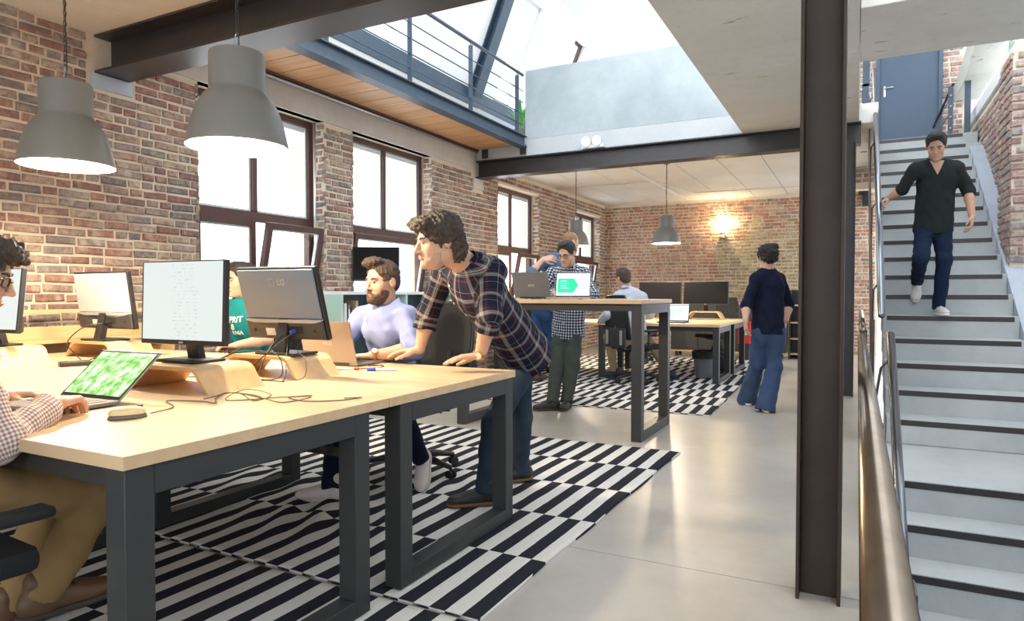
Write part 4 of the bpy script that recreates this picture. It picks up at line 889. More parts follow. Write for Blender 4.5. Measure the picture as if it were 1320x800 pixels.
# ================================================================ OFFICE CHAIRS
def office_chair(x, y, rz, label, seat=.50, back_h=.62, silver=False, arms=True, rot5=.3, zf=.0165, armh=.185, armf=0.0):
    """faces local -y; backrest at +y"""
    t_ = thing('office_chair', (x, y, zf), rz, label, 'office chair', 'black office chairs')
    for k in range(5):
        a = rot5 + 2 * PI * k / 5; c_, s_ = math.cos(a), math.sin(a)
        l_ = MB().tube([(.03 * c_, .03 * s_, .115), (.18 * c_, .18 * s_, .10), (.315 * c_, .315 * s_, .072)], [.026, .023, .016], 8).build('base_arm', 'black_plastic', t_, smooth=True)
        w_ = MB()
        for q in (-1, 1): w_.cyl((.315 * c_ - q * .008 * s_, .315 * s_ + q * .008 * c_, .028), (.315 * c_ - q * .026 * s_, .315 * s_ + q * .026 * c_, .028), .028, n=14)
        w_.tube([(.315 * c_, .315 * s_, .08), (.315 * c_, .315 * s_, .03)], .009, 8).build('caster', 'rubber', l_)
    MB().tube([(0, 0, .08), (0, 0, .26)], .032, 14).build('column', 'black_plastic', t_, smooth='auto'); MB().tube([(0, 0, .26), (0, 0, seat - .06)], .018, 12).build('gas_piston', 'silver', t_, smooth='auto')
    B(-.11, .11, -.12, .14, seat - .09, seat - .045, c=.012).build('mechanism', 'black_plastic', t_)
    MB().tube([(.10, .0, seat - .07), (.26, .0, seat - .075)], .007, 8).build('lever', 'black_plastic', t_)
    B(-.245, .245, -.25, .23, seat - .055, seat + .02, c=.030).build('seat', 'soft_black', t_, smooth='auto')
    # curved back
    vs = []; fs = []; nu, nv = 14, 12
    for side in (0, 1):
        for j in range(nv + 1):
            q = j / nv; hw = .225 * (1 - .25 * q ** 6) * (.86 + .14 * min(1, q * 4))
            for i in range(nu + 1):
                u = -1 + 2 * i / nu
                yb = .245 + .06 * math.sin(q * 2.2) - .05 * (1 - u * u) * .0 + .045 * (1 - abs(u) ** 2) * 1 + q * .03
                vs.append((u * hw, yb + (.022 if side else 0), seat + .09 + q * (back_h - .09)))
    S_ = (nu + 1) * (nv + 1)
    for j in range(nv):
        for i in range(nu):
            a = j * (nu + 1) + i; fs.append((a, a + 1, a + nu + 2, a + nu + 1)); fs.append((S_ + a, S_ + a + nu + 1, S_ + a + nu + 2, S_ + a + 1))
    for j in range(nv): a = j * (nu + 1); fs.append((a, a + nu + 1, S_ + a + nu + 1, S_ + a)); a += nu; fs.append((a, S_ + a, S_ + a + nu + 1, a + nu + 1))
    for i in range(nu): fs.append((i, S_ + i, S_ + i + 1, i + 1)); a = nv * (nu + 1) + i; fs.append((a, a + 1, S_ + a + 1, S_ + a))
    bk = MB().add(vs, fs).build('backrest', 'soft_black', t_, smooth='auto')
    rim = [vs[S_ + j * (nu + 1)] for j in range(nv + 1)] + [vs[S_ + nv * (nu + 1) + i] for i in range(1, nu + 1)] + [vs[S_ + j * (nu + 1) + nu] for j in range(nv - 1, -1, -1)]
    MB().tube(rim, .014, 8).build('back_frame', 'black_plastic', bk, smooth=True)
    MB().tube([(0, .12, seat - .07), (0, .30, seat - .05), (0, .345, seat + .06), (0, .345, seat + .28)], [.03, .03, .028, .02], 10).build('back_bar', 'black_plastic', t_, smooth=True)
    if silver:
        for q in (-1, 1): B(q * .135 - .024, q * .135 + .024, .372, .384, seat + .02, seat + .21, c=.01).build('side_link', 'silver', t_)
        B(-.2, .2, .335, .365, seat - .02, seat + .24, c=.02).build('back_shell', 'desk_steel', t_)
    if arms:
        for q in (-1, 1):
            a_ = B(q * .285 - .04, q * .285 + .04, -.13 - armf, .13 - armf, seat + armh, seat + armh + .03, c=.013).build('armrest', 'soft_black', t_)
            MB().tube([(q * .16, .03, seat - .07), (q * .29, .03, seat - .06), (q * .29, .03, seat + armh + .005)], .017, 8).build('arm_post', 'black_plastic', a_, smooth=True)
    return t_
office_chair(-2.62, 3.66, math.radians(-12), 'black mesh office chair of the bearded man', rot5=.1)
office_chair(-2.23, .80, math.radians(176), 'black office chair with padded armrest under the khaki trousers', seat=.48, rot5=.5, armh=.11, armf=.12)
office_chair(-4.30, 3.83, math.radians(-10), 'black office chair of the man in the teal shirt', rot5=.9)
office_chair(-2.66, 8.80, math.radians(150), 'black office chair with two silver back links', silver=True, rot5=.35, back_h=.66)
office_chair(-2.15, 11.75, math.radians(-25), 'empty black office chair behind the far desk by the waste bin', rot5=.7, arms=True)
office_chair(-3.45, 11.9, math.radians(15), 'empty black office chair behind the far desk under the brick wall', rot5=.2)
office_chair(-4.2, 9.0, math.radians(170), 'empty black office chair behind the blue jeans', rot5=1.0)
# ================================================================ PEOPLE
def V3(a): return np.array(a, dtype=np.float64)
def unit(a): a = V3(a); return a / (np.linalg.norm(a) + 1e-12)
class SDF:
    def __init__(s): s.p = []
    def cone(s, a, b, ra, rb, k=.02, flat=None, op='add'): s.p.append(('cone', V3(a), V3(b), ra, rb, k, flat, op)); return s
    def ell(s, c, r, R=None, k=.02, op='add'): s.p.append(('ell', V3(c), V3(r), np.eye(3) if R is None else np.array(R), 0, k, None, op)); return s
    def half(s, p, n, k=.01): s.p.append(('half', V3(p), unit(n), 0, 0, k, None, 'cut')); return s       # keeps the side n points away from
    def bounds(s):
        lo, hi = np.full(3, 1e9), np.full(3, -1e9)
        for q in s.p:
            if q[7] != 'add': continue
            if q[0] == 'cone': r = max(q[3], q[4]); a = np.minimum(q[1], q[2]) - r; b = np.maximum(q[1], q[2]) + r
            else: r = q[2].max(); a, b = q[1] - r, q[1] + r
            lo, hi = np.minimum(lo, a), np.maximum(hi, b)
        return lo, hi
    def mesh(s, h):
        lo, hi = s.bounds(); lo -= 3 * h; hi += 3 * h
        n = np.ceil((hi - lo) / h).astype(int) + 1
        F = np.full(n, .2, dtype=np.float32)
        ax = [lo[i] + h * np.arange(n[i]) for i in range(3)]
        for q in s.p:
            k = q[5]
            if q[0] == 'cone': r = max(q[3], q[4]); a = np.minimum(q[1], q[2]) - r; b = np.maximum(q[1], q[2]) + r
            elif q[0] == 'ell': r = q[2].max(); a, b = q[1] - r, q[1] + r
            else: a, b = lo, hi
            pad = max(k, 0) + 2.5 * h + .006
            i0 = np.maximum(np.floor((a - pad - lo) / h).astype(int), 0); i1 = np.minimum(np.ceil((b + pad - lo) / h).astype(int) + 1, n)
            if (i1 <= i0).any(): continue
            X = ax[0][i0[0]:i1[0], None, None]; Y = ax[1][None, i0[1]:i1[1], None]; Z = ax[2][None, None, i0[2]:i1[2]]
            if q[0] == 'cone':
                A, Bv = q[1], q[2]; ab = Bv - A; L2 = max(ab @ ab, 1e-9)
                dx, dy, dz = X - A[0], Y - A[1], Z - A[2]
                tt = np.clip((dx * ab[0] + dy * ab[1] + dz * ab[2]) / L2, 0, 1)
                ex, ey, ez = dx - tt * ab[0], dy - tt * ab[1], dz - tt * ab[2]
                if q[6] is not None:
                    nn, f = q[6]; nn = unit(nn); e = ex * nn[0] + ey * nn[1] + ez * nn[2]; g = e * (1 / f - 1)
                    ex, ey, ez = ex + g * nn[0], ey + g * nn[1], ez + g * nn[2]
                    rr = q[3] + tt * (q[4] - q[3]); d = np.sqrt(ex * ex + ey * ey + ez * ez)
                    d = (d - rr) * (.5 + .5 * f)
                else: d = np.sqrt(ex * ex + ey * ey + ez * ez) - (q[3] + tt * (q[4] - q[3]))
            elif q[0] == 'ell':
                R = q[3]; dx, dy, dz = X - q[1][0], Y - q[1][1], Z - q[1][2]
                u = [(R[0, j] * dx + R[1, j] * dy + R[2, j] * dz) for j in range(3)]
                k0 = np.sqrt(sum((u[j] / q[2][j]) ** 2 for j in range(3))) + 1e-9; k1 = np.sqrt(sum((u[j] / q[2][j] ** 2) ** 2 for j in range(3))) + 1e-9
                d = k0 * (k0 - 1) / k1
            else: d = (X - q[1][0]) * q[2][0] + (Y - q[1][1]) * q[2][1] + (Z - q[1][2]) * q[2][2]
            sl = (slice(i0[0], i1[0]), slice(i0[1], i1[1]), slice(i0[2], i1[2])); G = F[sl]; d = d.astype(np.float32)
            if q[7] == 'add':
                hh = np.clip(.5 + .5 * (G - d) / k, 0, 1); F[sl] = G + (d - G) * hh - k * hh * (1 - hh)
            else:
                d = -d if q[7] == 'sub' else d
                hh = np.clip(.5 - .5 * (G - d) / k, 0, 1); F[sl] = G + (d - G) * hh + k * hh * (1 - hh)
        return surface_nets(F, lo, h)
def surface_nets(F, lo, h):
    n = F.shape; neg = F < 0
    c = [neg[i:n[0] - 1 + i, j:n[1] - 1 + j, k:n[2] - 1 + k] for i in (0, 1) for j in (0, 1) for k in (0, 1)]
    cnt = sum(x.astype(np.int8) for x in c); act = (cnt > 0) & (cnt < 8)
    idx = np.argwhere(act); N = len(idx)
    if N == 0: return np.zeros((0, 3)), np.zeros((0, 4), int)
    vid = np.full(act.shape, -1, dtype=np.int64); vid[act] = np.arange(N)
    corner = np.array([(i, j, k) for i in (0, 1) for j in (0, 1) for k in (0, 1)])
    vals = np.stack([F[idx[:, 0] + o[0], idx[:, 1] + o[1], idx[:, 2] + o[2]] for o in corner], 1).astype(np.float64)
    acc = np.zeros((N, 3)); w_ = np.zeros(N)
    for a in range(8):
        for b in range(a + 1, 8):
            if np.abs(corner[a] - corner[b]).sum() != 1: continue
            va, vb = vals[:, a], vals[:, b]; m = (va < 0) != (vb < 0)
            tt = np.where(m, va / np.where(m, va - vb, 1), 0)
            acc += m[:, None] * (corner[a] + tt[:, None] * (corner[b] - corner[a])); w_ += m
    P = lo + h * (idx + acc / w_[:, None])
    quads = []
    for axis in range(3):
        s0 = [slice(None)] * 3; s1 = [slice(None)] * 3; s0[axis] = slice(0, n[axis] - 1); s1[axis] = slice(1, n[axis])
        a, b = neg[tuple(s0)], neg[tuple(s1)]; ch = np.argwhere(a != b)
        o1, o2 = [(1, 2), (2, 0), (0, 1)][axis]
        ok = (ch[:, o1] > 0) & (ch[:, o2] > 0) & (ch[:, o1] < n[o1] - 1) & (ch[:, o2] < n[o2] - 1); ch = ch[ok]
        def cell(d1, d2):
            q = ch.copy(); q[:, o1] -= d1; q[:, o2] -= d2; return vid[q[:, 0], q[:, 1], q[:, 2]]
        Q = np.stack([cell(1, 1), cell(0, 1), cell(0, 0), cell(1, 0)], 1)
        fl = ~a[ch[:, 0], ch[:, 1], ch[:, 2]]; Q[fl] = Q[fl][:, ::-1]; quads.append(Q)
    Q = np.concatenate(quads); Q = Q[(Q >= 0).all(1)]
    return P, Q
def vnormals(P, Q):
    nf = np.cross(P[Q[:, 2]] - P[Q[:, 0]], P[Q[:, 3]] - P[Q[:, 1]]); N = np.zeros_like(P)
    for i in range(4): np.add.at(N, Q[:, i], nf)
    return N / (np.linalg.norm(N, axis=1, keepdims=True) + 1e-12)
def relax(P, Q, it=1, f=.5):
    for _ in range(it):
        A = np.zeros_like(P); c = np.zeros(len(P))
        for i in range(4):
            for j in ((i + 1) % 4, (i + 3) % 4): np.add.at(A, Q[:, i], P[Q[:, j]]); np.add.at(c, Q[:, i], 1)
        P = P + f * (A / np.maximum(c, 1)[:, None] - P)
    return P
def wrinkle(P, Q, amp, f=22.0, seed=0.0, stretch=(1, 1, .55)):
    if amp <= 0: return P
    N = vnormals(P, Q); q = P * f * np.array(stretch) + seed
    d = np.sin(q[:, 0] * 1.3 + 2.1 * np.sin(q[:, 2] * .8 + q[:, 1])) * np.sin(q[:, 2] * 1.7 + 1.6 * np.sin(q[:, 1] * 1.1 + q[:, 0] * .6))
    d += .6 * np.sin(q[:, 1] * 2.3 + 1.8 * np.sin(q[:, 0] * 1.7 + q[:, 2] * 1.2))
    d += .35 * np.sin(q[:, 2] * 4.1 + 2 * np.sin(q[:, 0] * 2.1 - q[:, 1] * 1.9))
    return P + N * (amp * d)[:, None]
def put_mesh(name, P, Q, mat, parent, uv=None):
    me = bpy.data.meshes.new(name); me.vertices.add(len(P)); me.vertices.foreach_set('co', np.asarray(P, np.float32).ravel())
    me.loops.add(len(Q) * 4); me.loops.foreach_set('vertex_index', np.asarray(Q, np.int32).ravel())
    me.polygons.add(len(Q)); me.polygons.foreach_set('loop_start', np.arange(len(Q), dtype=np.int32) * 4); me.polygons.foreach_set('loop_total', np.full(len(Q), 4, np.int32))
    me.update(calc_edges=True); me.polygons.foreach_set('use_smooth', np.ones(len(Q), bool)); me.materials.append(MATS[mat])
    if uv is not None:
        at = me.attributes.new('cloth', 'FLOAT_VECTOR', 'POINT'); at.data.foreach_set('vector', np.asarray(uv, np.float32).ravel())
    me.validate()
    o = bpy.data.objects.new(name, me); COL.objects.link(o); o.parent = parent; return o
def bone_uv(P, bones):
    """bones: list of (a,b,ref) -> attribute (around in metres, along in metres, 0)"""
    best = np.full(len(P), 1e9); out = np.zeros((len(P), 3))
    for a, b, rad, ref in bones:
        a, b = V3(a), V3(b); ab = b - a; L = np.linalg.norm(ab); d = ab / L
        r = unit(V3(ref) - d * (V3(ref) @ d)); s_ = np.cross(d, r)
        q = P - a; tt = q @ d; tc = np.clip(tt, 0, L); e = q - tc[:, None] * d; dist = np.linalg.norm(e, axis=1) - rad
        ang = np.arctan2(e @ s_, e @ r); m = dist < best; best[m] = dist[m]
        out[m, 0] = ang[m] * max(rad, .05); out[m, 1] = tt[m]
    return out
# ---- cloth and skin materials
def skin(name, c):
    t = NT(name); v = t.coord(); f = t.noise(v, 18, 3); t.b.inputs['Subsurface Weight'].default_value = .12; t.b.inputs['Subsurface Radius'].default_value = (.02, .008, .004); t.b.inputs['Subsurface Scale'].default_value = .4
    t.fin(t.mix(f, [x * .9 for x in c], [min(1, x * 1.08) for x in (c[0], c[1] * .97, c[2] * .95)]), .5)
skin('skin_fair', (.62, .385, .275)); skin('skin_tan', (.52, .31, .21))
def hairm(name, c, c2):
    t = NT(name); v = t.coord('Object', (60, 60, 14)); f = t.noise(v, 2.2, 4, .6); t.bump(f, .9, .012); t.fin(t.mix(f, c, c2), .55)
hairm('hair_brown', (.020, .014, .010), (.10, .070, .048)); hairm('hair_dark', (.010, .008, .007), (.035, .028, .024)); hairm('hair_black', (.006, .006, .007), (.022, .022, .024)); hairm('hair_chestnut', (.028, .016, .010), (.11, .068, .042)); hairm('hair_sandy', (.22, .12, .05), (.38, .22, .10)); t = NT('stubble'); f = t.noise(t.coord(), 420, 3); t.fin(t.mix(t.ramp(f, [(.42, (0, 0, 0)), (.58, (1, 1, 1))]), (.58, .36, .26), (.45, .275, .195)), .8)
hairm('beard_brown', (.05, .028, .016), (.14, .08, .045))
def cloth(name, c, amt=.18, rough=.9, sc_=260):
    t = NT(name); v = t.coord(); f = t.noise(v, sc_, 2); g = t.noise(v, 7, 3); c_ = t.mix(g, [x * (1 - amt) for x in c], [min(1, x * (1 + amt)) for x in c]); t.bump(f, .35, .003); t.fin(c_, rough, 0, .2)
cloth('cloth_lightblue', (.27, .325, .58)); cloth('cloth_teal', (.01, .20, .22)); cloth('cloth_black', (.020, .025, .026), .3); cloth('cloth_navy', (.007, .010, .028), .3); cloth('cloth_white', (.52, .56, .66)); cloth('cloth_denim', (.030, .046, .070), .5); cloth('cloth_indigo', (.010, .019, .048), .5); cloth('cloth_bluejean', (.022, .062, .16), .45); cloth('cloth_olive', (.050, .066, .058), .3); cloth('cloth_khaki', (.30, .19, .085), .2); cloth('cloth_tan', (.36, .28, .17), .2); cloth('cloth_slate', (.10, .15, .23), .3); cloth('cloth_wideblue', (.050, .082, .165), .4)
plain('shoe_white', (.72, .70, .69), .6); plain('shoe_pink', (.70, .62, .59), .7); plain('shoe_dark', (.025, .022, .020), .55); plain('shoe_brown', (.14, .07, .035), .5); plain('shoe_navy', (.02, .03, .06), .7); plain('shoe_sole', (.55, .50, .44), .7); plain('sole_dark', (.05, .04, .035), .7)
plain('eye_white', (.50, .46, .42), .4); plain('lid_skin', (.34, .19, .14), .6); plain('eye_iris', (.04, .03, .02), .2); plain('lips', (.48, .22, .17), .5); plain('watch_face', (.82, .76, .62), .3); plain('glasses_black', (.012, .012, .012), .3)
def check_cloth(name, fn):
    t = NT(name); a = t.n('ShaderNodeAttribute', attribute_name='cloth'); sp = t.n('ShaderNodeSeparateXYZ'); t.l(a.outputs['Vector'], sp.inputs[0])
    c = fn(t, sp.outputs[0], sp.outputs[1]); f = t.noise(t.coord(), 260, 2); t.bump(f, .35, .003); t.fin(c, .9, 0, .2)
def per(t, x, p): return t.math('FRACT', t.math('ADD', t.math('DIVIDE', x, p), 20.0))
def plaid_fn(t, u, v):
    N0, W_, BG, DK = (.010, .012, .028), (.55, .52, .47), (.10, .018, .035), (.16, .15, .15)
    st = [(0, N0), (.26, BG), (.31, N0), (.40, DK), (.455, W_), (.475, DK), (.52, W_), (.545, DK), (.60, N0), (.86, W_), (.875, N0)]
    a = t.ramp(per(t, u, .118), st, 'CONSTANT'); b = t.ramp(per(t, v, .108), st, 'CONSTANT')
    return t.mix(.5, a, b)
check_cloth('cloth_plaid', plaid_fn)
def ging_fn(p, c1, c2, c3):
    def f(t, u, v):
        a = t.math('GREATER_THAN', per(t, u, p), .5); b = t.math('GREATER_THAN', per(t, v, p), .5)
        s_ = t.math('MULTIPLY', t.math('ADD', a, b), .5); return t.ramp(s_, [(0, c1), (.4, c2), (.9, c3)], 'CONSTANT')
    return f
check_cloth('cloth_gingham', ging_fn(.03, (.70, .72, .78), (.12, .14, .20), (.008, .010, .02)))
check_cloth('cloth_smallcheck', ging_fn(.012, (.80, .74, .70), (.55, .42, .38), (.30, .18, .16)))

def frame(f, up=(0, 0, 1)):
    f = unit(f); r = unit(np.cross(f, V3(up))); u = np.cross(r, f); return np.stack([r, f, u], 1)      # columns right, forward, up
def frame3(d):
    d = unit(d); a = unit(np.cross(d, V3((.31, .82, .47)))); return np.stack([a, np.cross(d, a), d], 1)
def hand_prims(S, w_, d, nrm, side, s=1.0, curl=(20, 25, 15), thumb=.6, spread=.10):
    d = unit(d); nrm = unit(V3(nrm) - d * (V3(nrm) @ d)); tv = unit(np.cross(d, nrm)) * side      # tv points to the thumb side
    w_ = V3(w_)
    for i, (o, L, fl) in enumerate(((.030, .086, .072), (.010, .091, .080), (-.010, .086, .074), (-.028, .077, .058))):
        kn = w_ + d * (L * s) + tv * (o * s) - nrm * (.004 * s)
        S.cone(w_ + d * .012 * s + tv * (o * .62 * s), kn, .0145 * s, .0120 * s, .012)
        fd = unit(d + tv * (o / .03) * spread); p = kn; ang = 0.0
        for seg, cdeg, rr in zip((.45, .31, .24), curl, (.0098, .0088, .0078)):
            ang += math.radians(cdeg); q = p + (fd * math.cos(ang) + nrm * math.sin(ang)) * (fl * seg * s)
            S.cone(p, q, rr * s, rr * .92 * s, .004); p = q
    b = w_ + d * .018 * s + tv * .020 * s; p = b
    for L, dv, rr in ((.046, d * .62 + tv * .75 * thumb + nrm * .28, .0135), (.034, d * .80 + tv * .42 * thumb + nrm * .25, .0105), (.028, d * .92 + tv * .15 * thumb + nrm * .22, .0092)):
        q = p + unit(dv) * L * s; S.cone(p, q, rr * s, rr * .9 * s, .007); p = q
def head_prims(S, c, R, s, neck):
    c = V3(c)
    L = lambda x, y, z: c + R @ (V3((x, y, z)) * s)
    E = lambda p, r, k=.02, op='add': S.ell(L(*p), V3(r) * s, R, k, op)
    E((0, -.010, .040), (.074, .096, .082)); E((0, .030, -.028), (.060, .064, .082), .03); E((0, .050, -.082), (.042, .040, .034), .03)
    E((-.036, .058, -.026), (.024, .024, .026)); E((.036, .058, -.026), (.024, .024, .026)); E((0, .080, .024), (.050, .014, .012), .015)
    S.cone(L(0, .092, .014), L(0, .114, -.028), .0075 * s, .0115 * s, .010); E((-.012, .100, -.033), (.009, .010, .007), .006); E((.012, .100, -.033), (.009, .010, .007), .006)
    E((0, .086, -.098), (.021, .016, .015), .015); E((-.030, .103, .003), (.017, .014, .010), .008, 'sub'); E((.030, .103, .003), (.017, .014, .010), .008, 'sub')
    E((0, .092, -.061), (.021, .009, .006), .006); E((0, .091, -.071), (.018, .009, .006), .006); E((0, .104, -.066), (.024, .010, .0018), .004, 'sub')
    for q in (-1, 1): E((q * .076, -.012, -.002), (.010, .021, .031), .008); E((q * .086, -.004, .002), (.006, .011, .018), .004, 'sub')
    S.cone(L(0, -.022, -.045), V3(neck), .054 * s, .060 * s, .03)
    return L
def build_head_extras(t_, c, R, s, hair, style, eyes=True, beard=None, glasses=False, brows=None):
    c = V3(c); L = lambda x, y, z: c + R @ (V3((x, y, z)) * s)
    H = SDF(); E = lambda p, r, k=.02, op='add': H.ell(L(*p), V3(r) * s, R, k, op)
    if style == 'short':
        E((0, -.012, .046), (.083, .104, .088)); E((0, -.055, -.01), (.068, .055, .062)); E((0, .045, .112), (.055, .045, .026), .03)
        E((0, .108, -.020), (.088, .080, .108), .010, 'sub'); E((-.085, .02, -.045), (.03, .034, .055), .01, 'sub'); E((.085, .02, -.045), (.03, .034, .055), .01, 'sub')
    elif style == 'quiff':
        E((0, -.012, .046), (.082, .104, .088)); E((0, -.055, -.005), (.068, .052, .058)); E((0, .060, .122), (.058, .050, .026), .03); E((.02, .085, .110), (.045, .025, .022), .02)
        E((0, .110, -.016), (.088, .080, .106), .010, 'sub'); E((-.085, .024, -.045), (.03, .034, .055), .01, 'sub'); E((.085, .024, -.045), (.03, .034, .055), .01, 'sub')
    elif style == 'shaggy':
        E((0, -.010, .048), (.090, .112, .094)); E((0, -.070, -.030), (.076, .058, .075), .03); E((-.03, .085, .085), (.05, .035, .03), .02); E((.035, .080, .095), (.045, .04, .03), .02); E((-.075, .0, .04), (.024, .06, .045), .02); E((.075, .0, .04), (.024, .06, .045), .02)
        E((0, .117, -.034), (.090, .080, .100), .012, 'sub'); E((-.090, .026, -.055), (.034, .034, .055), .01, 'sub'); E((.090, .026, -.055), (.034, .034, .055), .01, 'sub')
    elif style == 'bun':
        E((0, -.014, .040), (.092, .112, .096)); E((0, -.075, .005), (.074, .056, .066)); E((.0, -.105, .050), (.048, .042, .046), .02); E((.03, -.06, .10), (.05, .05, .035), .02); E((-.06, -.04, .07), (.03, .05, .04), .02)
        E((0, .108, -.035), (.090, .080, .098), .012, 'sub')
    elif style == 'thin':
        E((0, -.016, .040), (.079, .098, .082)); E((0, -.055, -.005), (.066, .05, .055)); E((0, .108, -.02), (.092, .090, .105), .012, 'sub')
    P, Q = H.mesh(.0055 * s); amp = {'shaggy': .0065, 'bun': .0075, 'quiff': .0032}.get(style, .0024)
    P = wrinkle(P, Q, amp, 75, 3.0, (1, 1, .8)); put_mesh('hair', P, Q, hair, t_)
    if eyes:
        for q in (-1, 1):
            e = L(q * .0300, .0770, .002); m = MB(); 
            m.lathe([(.0105 * s * math.sin(a), .0105 * s * math.cos(a)) for a in np.linspace(0, PI, 9)], n=14, M=Matrix.Translation(e)).build('eye', 'eye_white', t_, smooth=True)
            e2 = L(q * .0300, .0832, .0015); MB().lathe([(.0062 * s * math.sin(a), .0062 * s * math.cos(a)) for a in np.linspace(0, PI, 7)], n=12, M=Matrix.Translation(e2)).build('iris', 'eye_iris', t_, smooth=True)
            MB().tube([tuple(L(q * x, y, z)) for x, y, z in ((.0185, .0850, .005), (.030, .0895, .0105), (.0425, .0810, .0065))], [.0022 * s, .0034 * s, .0022 * s], 6).build('eyelid', 'lid_skin', t_, smooth=True)
            MB().tube([tuple(L(q * x, y, z)) for x, y, z in ((.014, .0945, .022), (.030, .0935, .027), (.047, .080, .023))], [.004 * s, .005 * s, .003 * s], 6).build('eyebrow', brows or hair, t_, smooth=True)
        MB().tube([tuple(L(x, y, z)) for x, y, z in ((-.022, .090, -.066), (-.008, .0985, -.0645), (.008, .0985, -.0645), (.022, .090, -.066))], [.003 * s, .0055 * s, .0055 * s, .003 * s], 6).build('lips', 'lips', t_, smooth=True)
    if beard:
        D = SDF(); G = lambda p, r, k=.02, op='add': D.ell(L(*p), V3(r) * s, R, k, op); a = .007 if beard == 'full' else .0016
        G((0, .030, -.030), (.060 + a, .064 + a, .082 + a)); G((0, .050, -.082), (.042 + a, .040 + a, .034 + a), .03); G((0, .086, -.098), (.021 + a, .016 + a, .015 + a), .015)
        G((0, .085, -.056), (.030, .018 + a * .3, .020), .01); G((0, .110, -.068), (.020, .020, .0075), .006, 'sub')
        D.half(L(0, .0, -.046), R @ V3((0, -.18, 1)), .012); D.half(L(0, -.004, 0), R @ V3((0, -1, .15)), .008); G((-.037, .085, -.030), (.030, .030, .034), .010, 'sub'); G((.037, .085, -.030), (.030, .030, .034), .010, 'sub')
        P, Q = D.mesh(.0055 * s)
        if len(P): P = wrinkle(P, Q, .0012, 120, 1.0); put_mesh('beard', P, Q, 'beard_brown' if beard == 'full' else 'stubble', t_)
    if glasses:
        m = MB()
        for q in (-1, 1):
            sq = lambda w_: math.copysign(abs(w_) ** .55, w_)
            ring = [tuple(L(q * .032 + .024 * sq(math.cos(a)), .1015 - .010 * abs(q * .032 + .024 * sq(math.cos(a))) / .05, .001 + .0145 * sq(math.sin(a)))) for a in np.linspace(0, 2 * PI, 29)]
            m.tube(ring, .0026 * s, 6, cap=False); m.tube([tuple(L(q * .056, .093, .008)), tuple(L(q * .076, .060, .010)), tuple(L(q * .080, -.015, .012))], .0024 * s, 6)
        m.tube([tuple(L(-.008, .104, .004)), tuple(L(0, .107, .007)), tuple(L(.008, .104, .004))], .0022 * s, 6).build('glasses', 'glasses_black', t_, smooth=True)
def shoe(t_, an, toe_dir, s, mat, sole, up=(0, 0, 1), sneaker=True, h=.006):
    d = unit(toe_dir); u = unit(V3(up) - d * (V3(up) @ d)); r = np.cross(d, u); a = V3(an); sol = a - u * .085 * s
    P_ = lambda f, l, v: sol + d * f * s + r * l * s + u * v * s
    S = SDF(); R = np.stack([r, d, u], 1)
    S.ell(P_(-.035, 0, .045), V3((.036, .048, .046)) * s, R, .03).ell(P_(.045, 0, .045), V3((.040, .075, .040)) * s, R, .03).ell(P_(.125, .004, .034), V3((.043, .070, .030)) * s, R, .03).cone(P_(-.02, 0, .05), P_(-.022, 0, .105), .040 * s, .042 * s, .02)
    S.half(P_(0, 0, .012), -u, .004)
    P, Q = S.mesh(h); o = put_mesh('shoe', P, Q, mat, t_)
    S = SDF(); S.ell(P_(-.03, 0, .012), V3((.038, .055, .02)) * s, R, .02).ell(P_(.05, 0, .012), V3((.040, .09, .02)) * s, R, .03).ell(P_(.125, .004, .012), V3((.046, .075, .02)) * s, R, .03); S.half(P_(0, 0, .022), u, .003); S.half(P_(0, 0, .0), -u, .003)
    P, Q = S.mesh(h); put_mesh('sole', P, Q, sole, o)
    m = MB()
    for f, v in ((.03, .088), (.05, .082), (.07, .074), (.09, .067)): m.tube([tuple(P_(f, -.026, v - .010)), tuple(P_(f, 0, v + .006)), tuple(P_(f + .012, .026, v - .010))], .0042 * s, 5)
    m.build('laces', 'grey_plastic' if sneaker else 'soft_black', o, smooth=True)

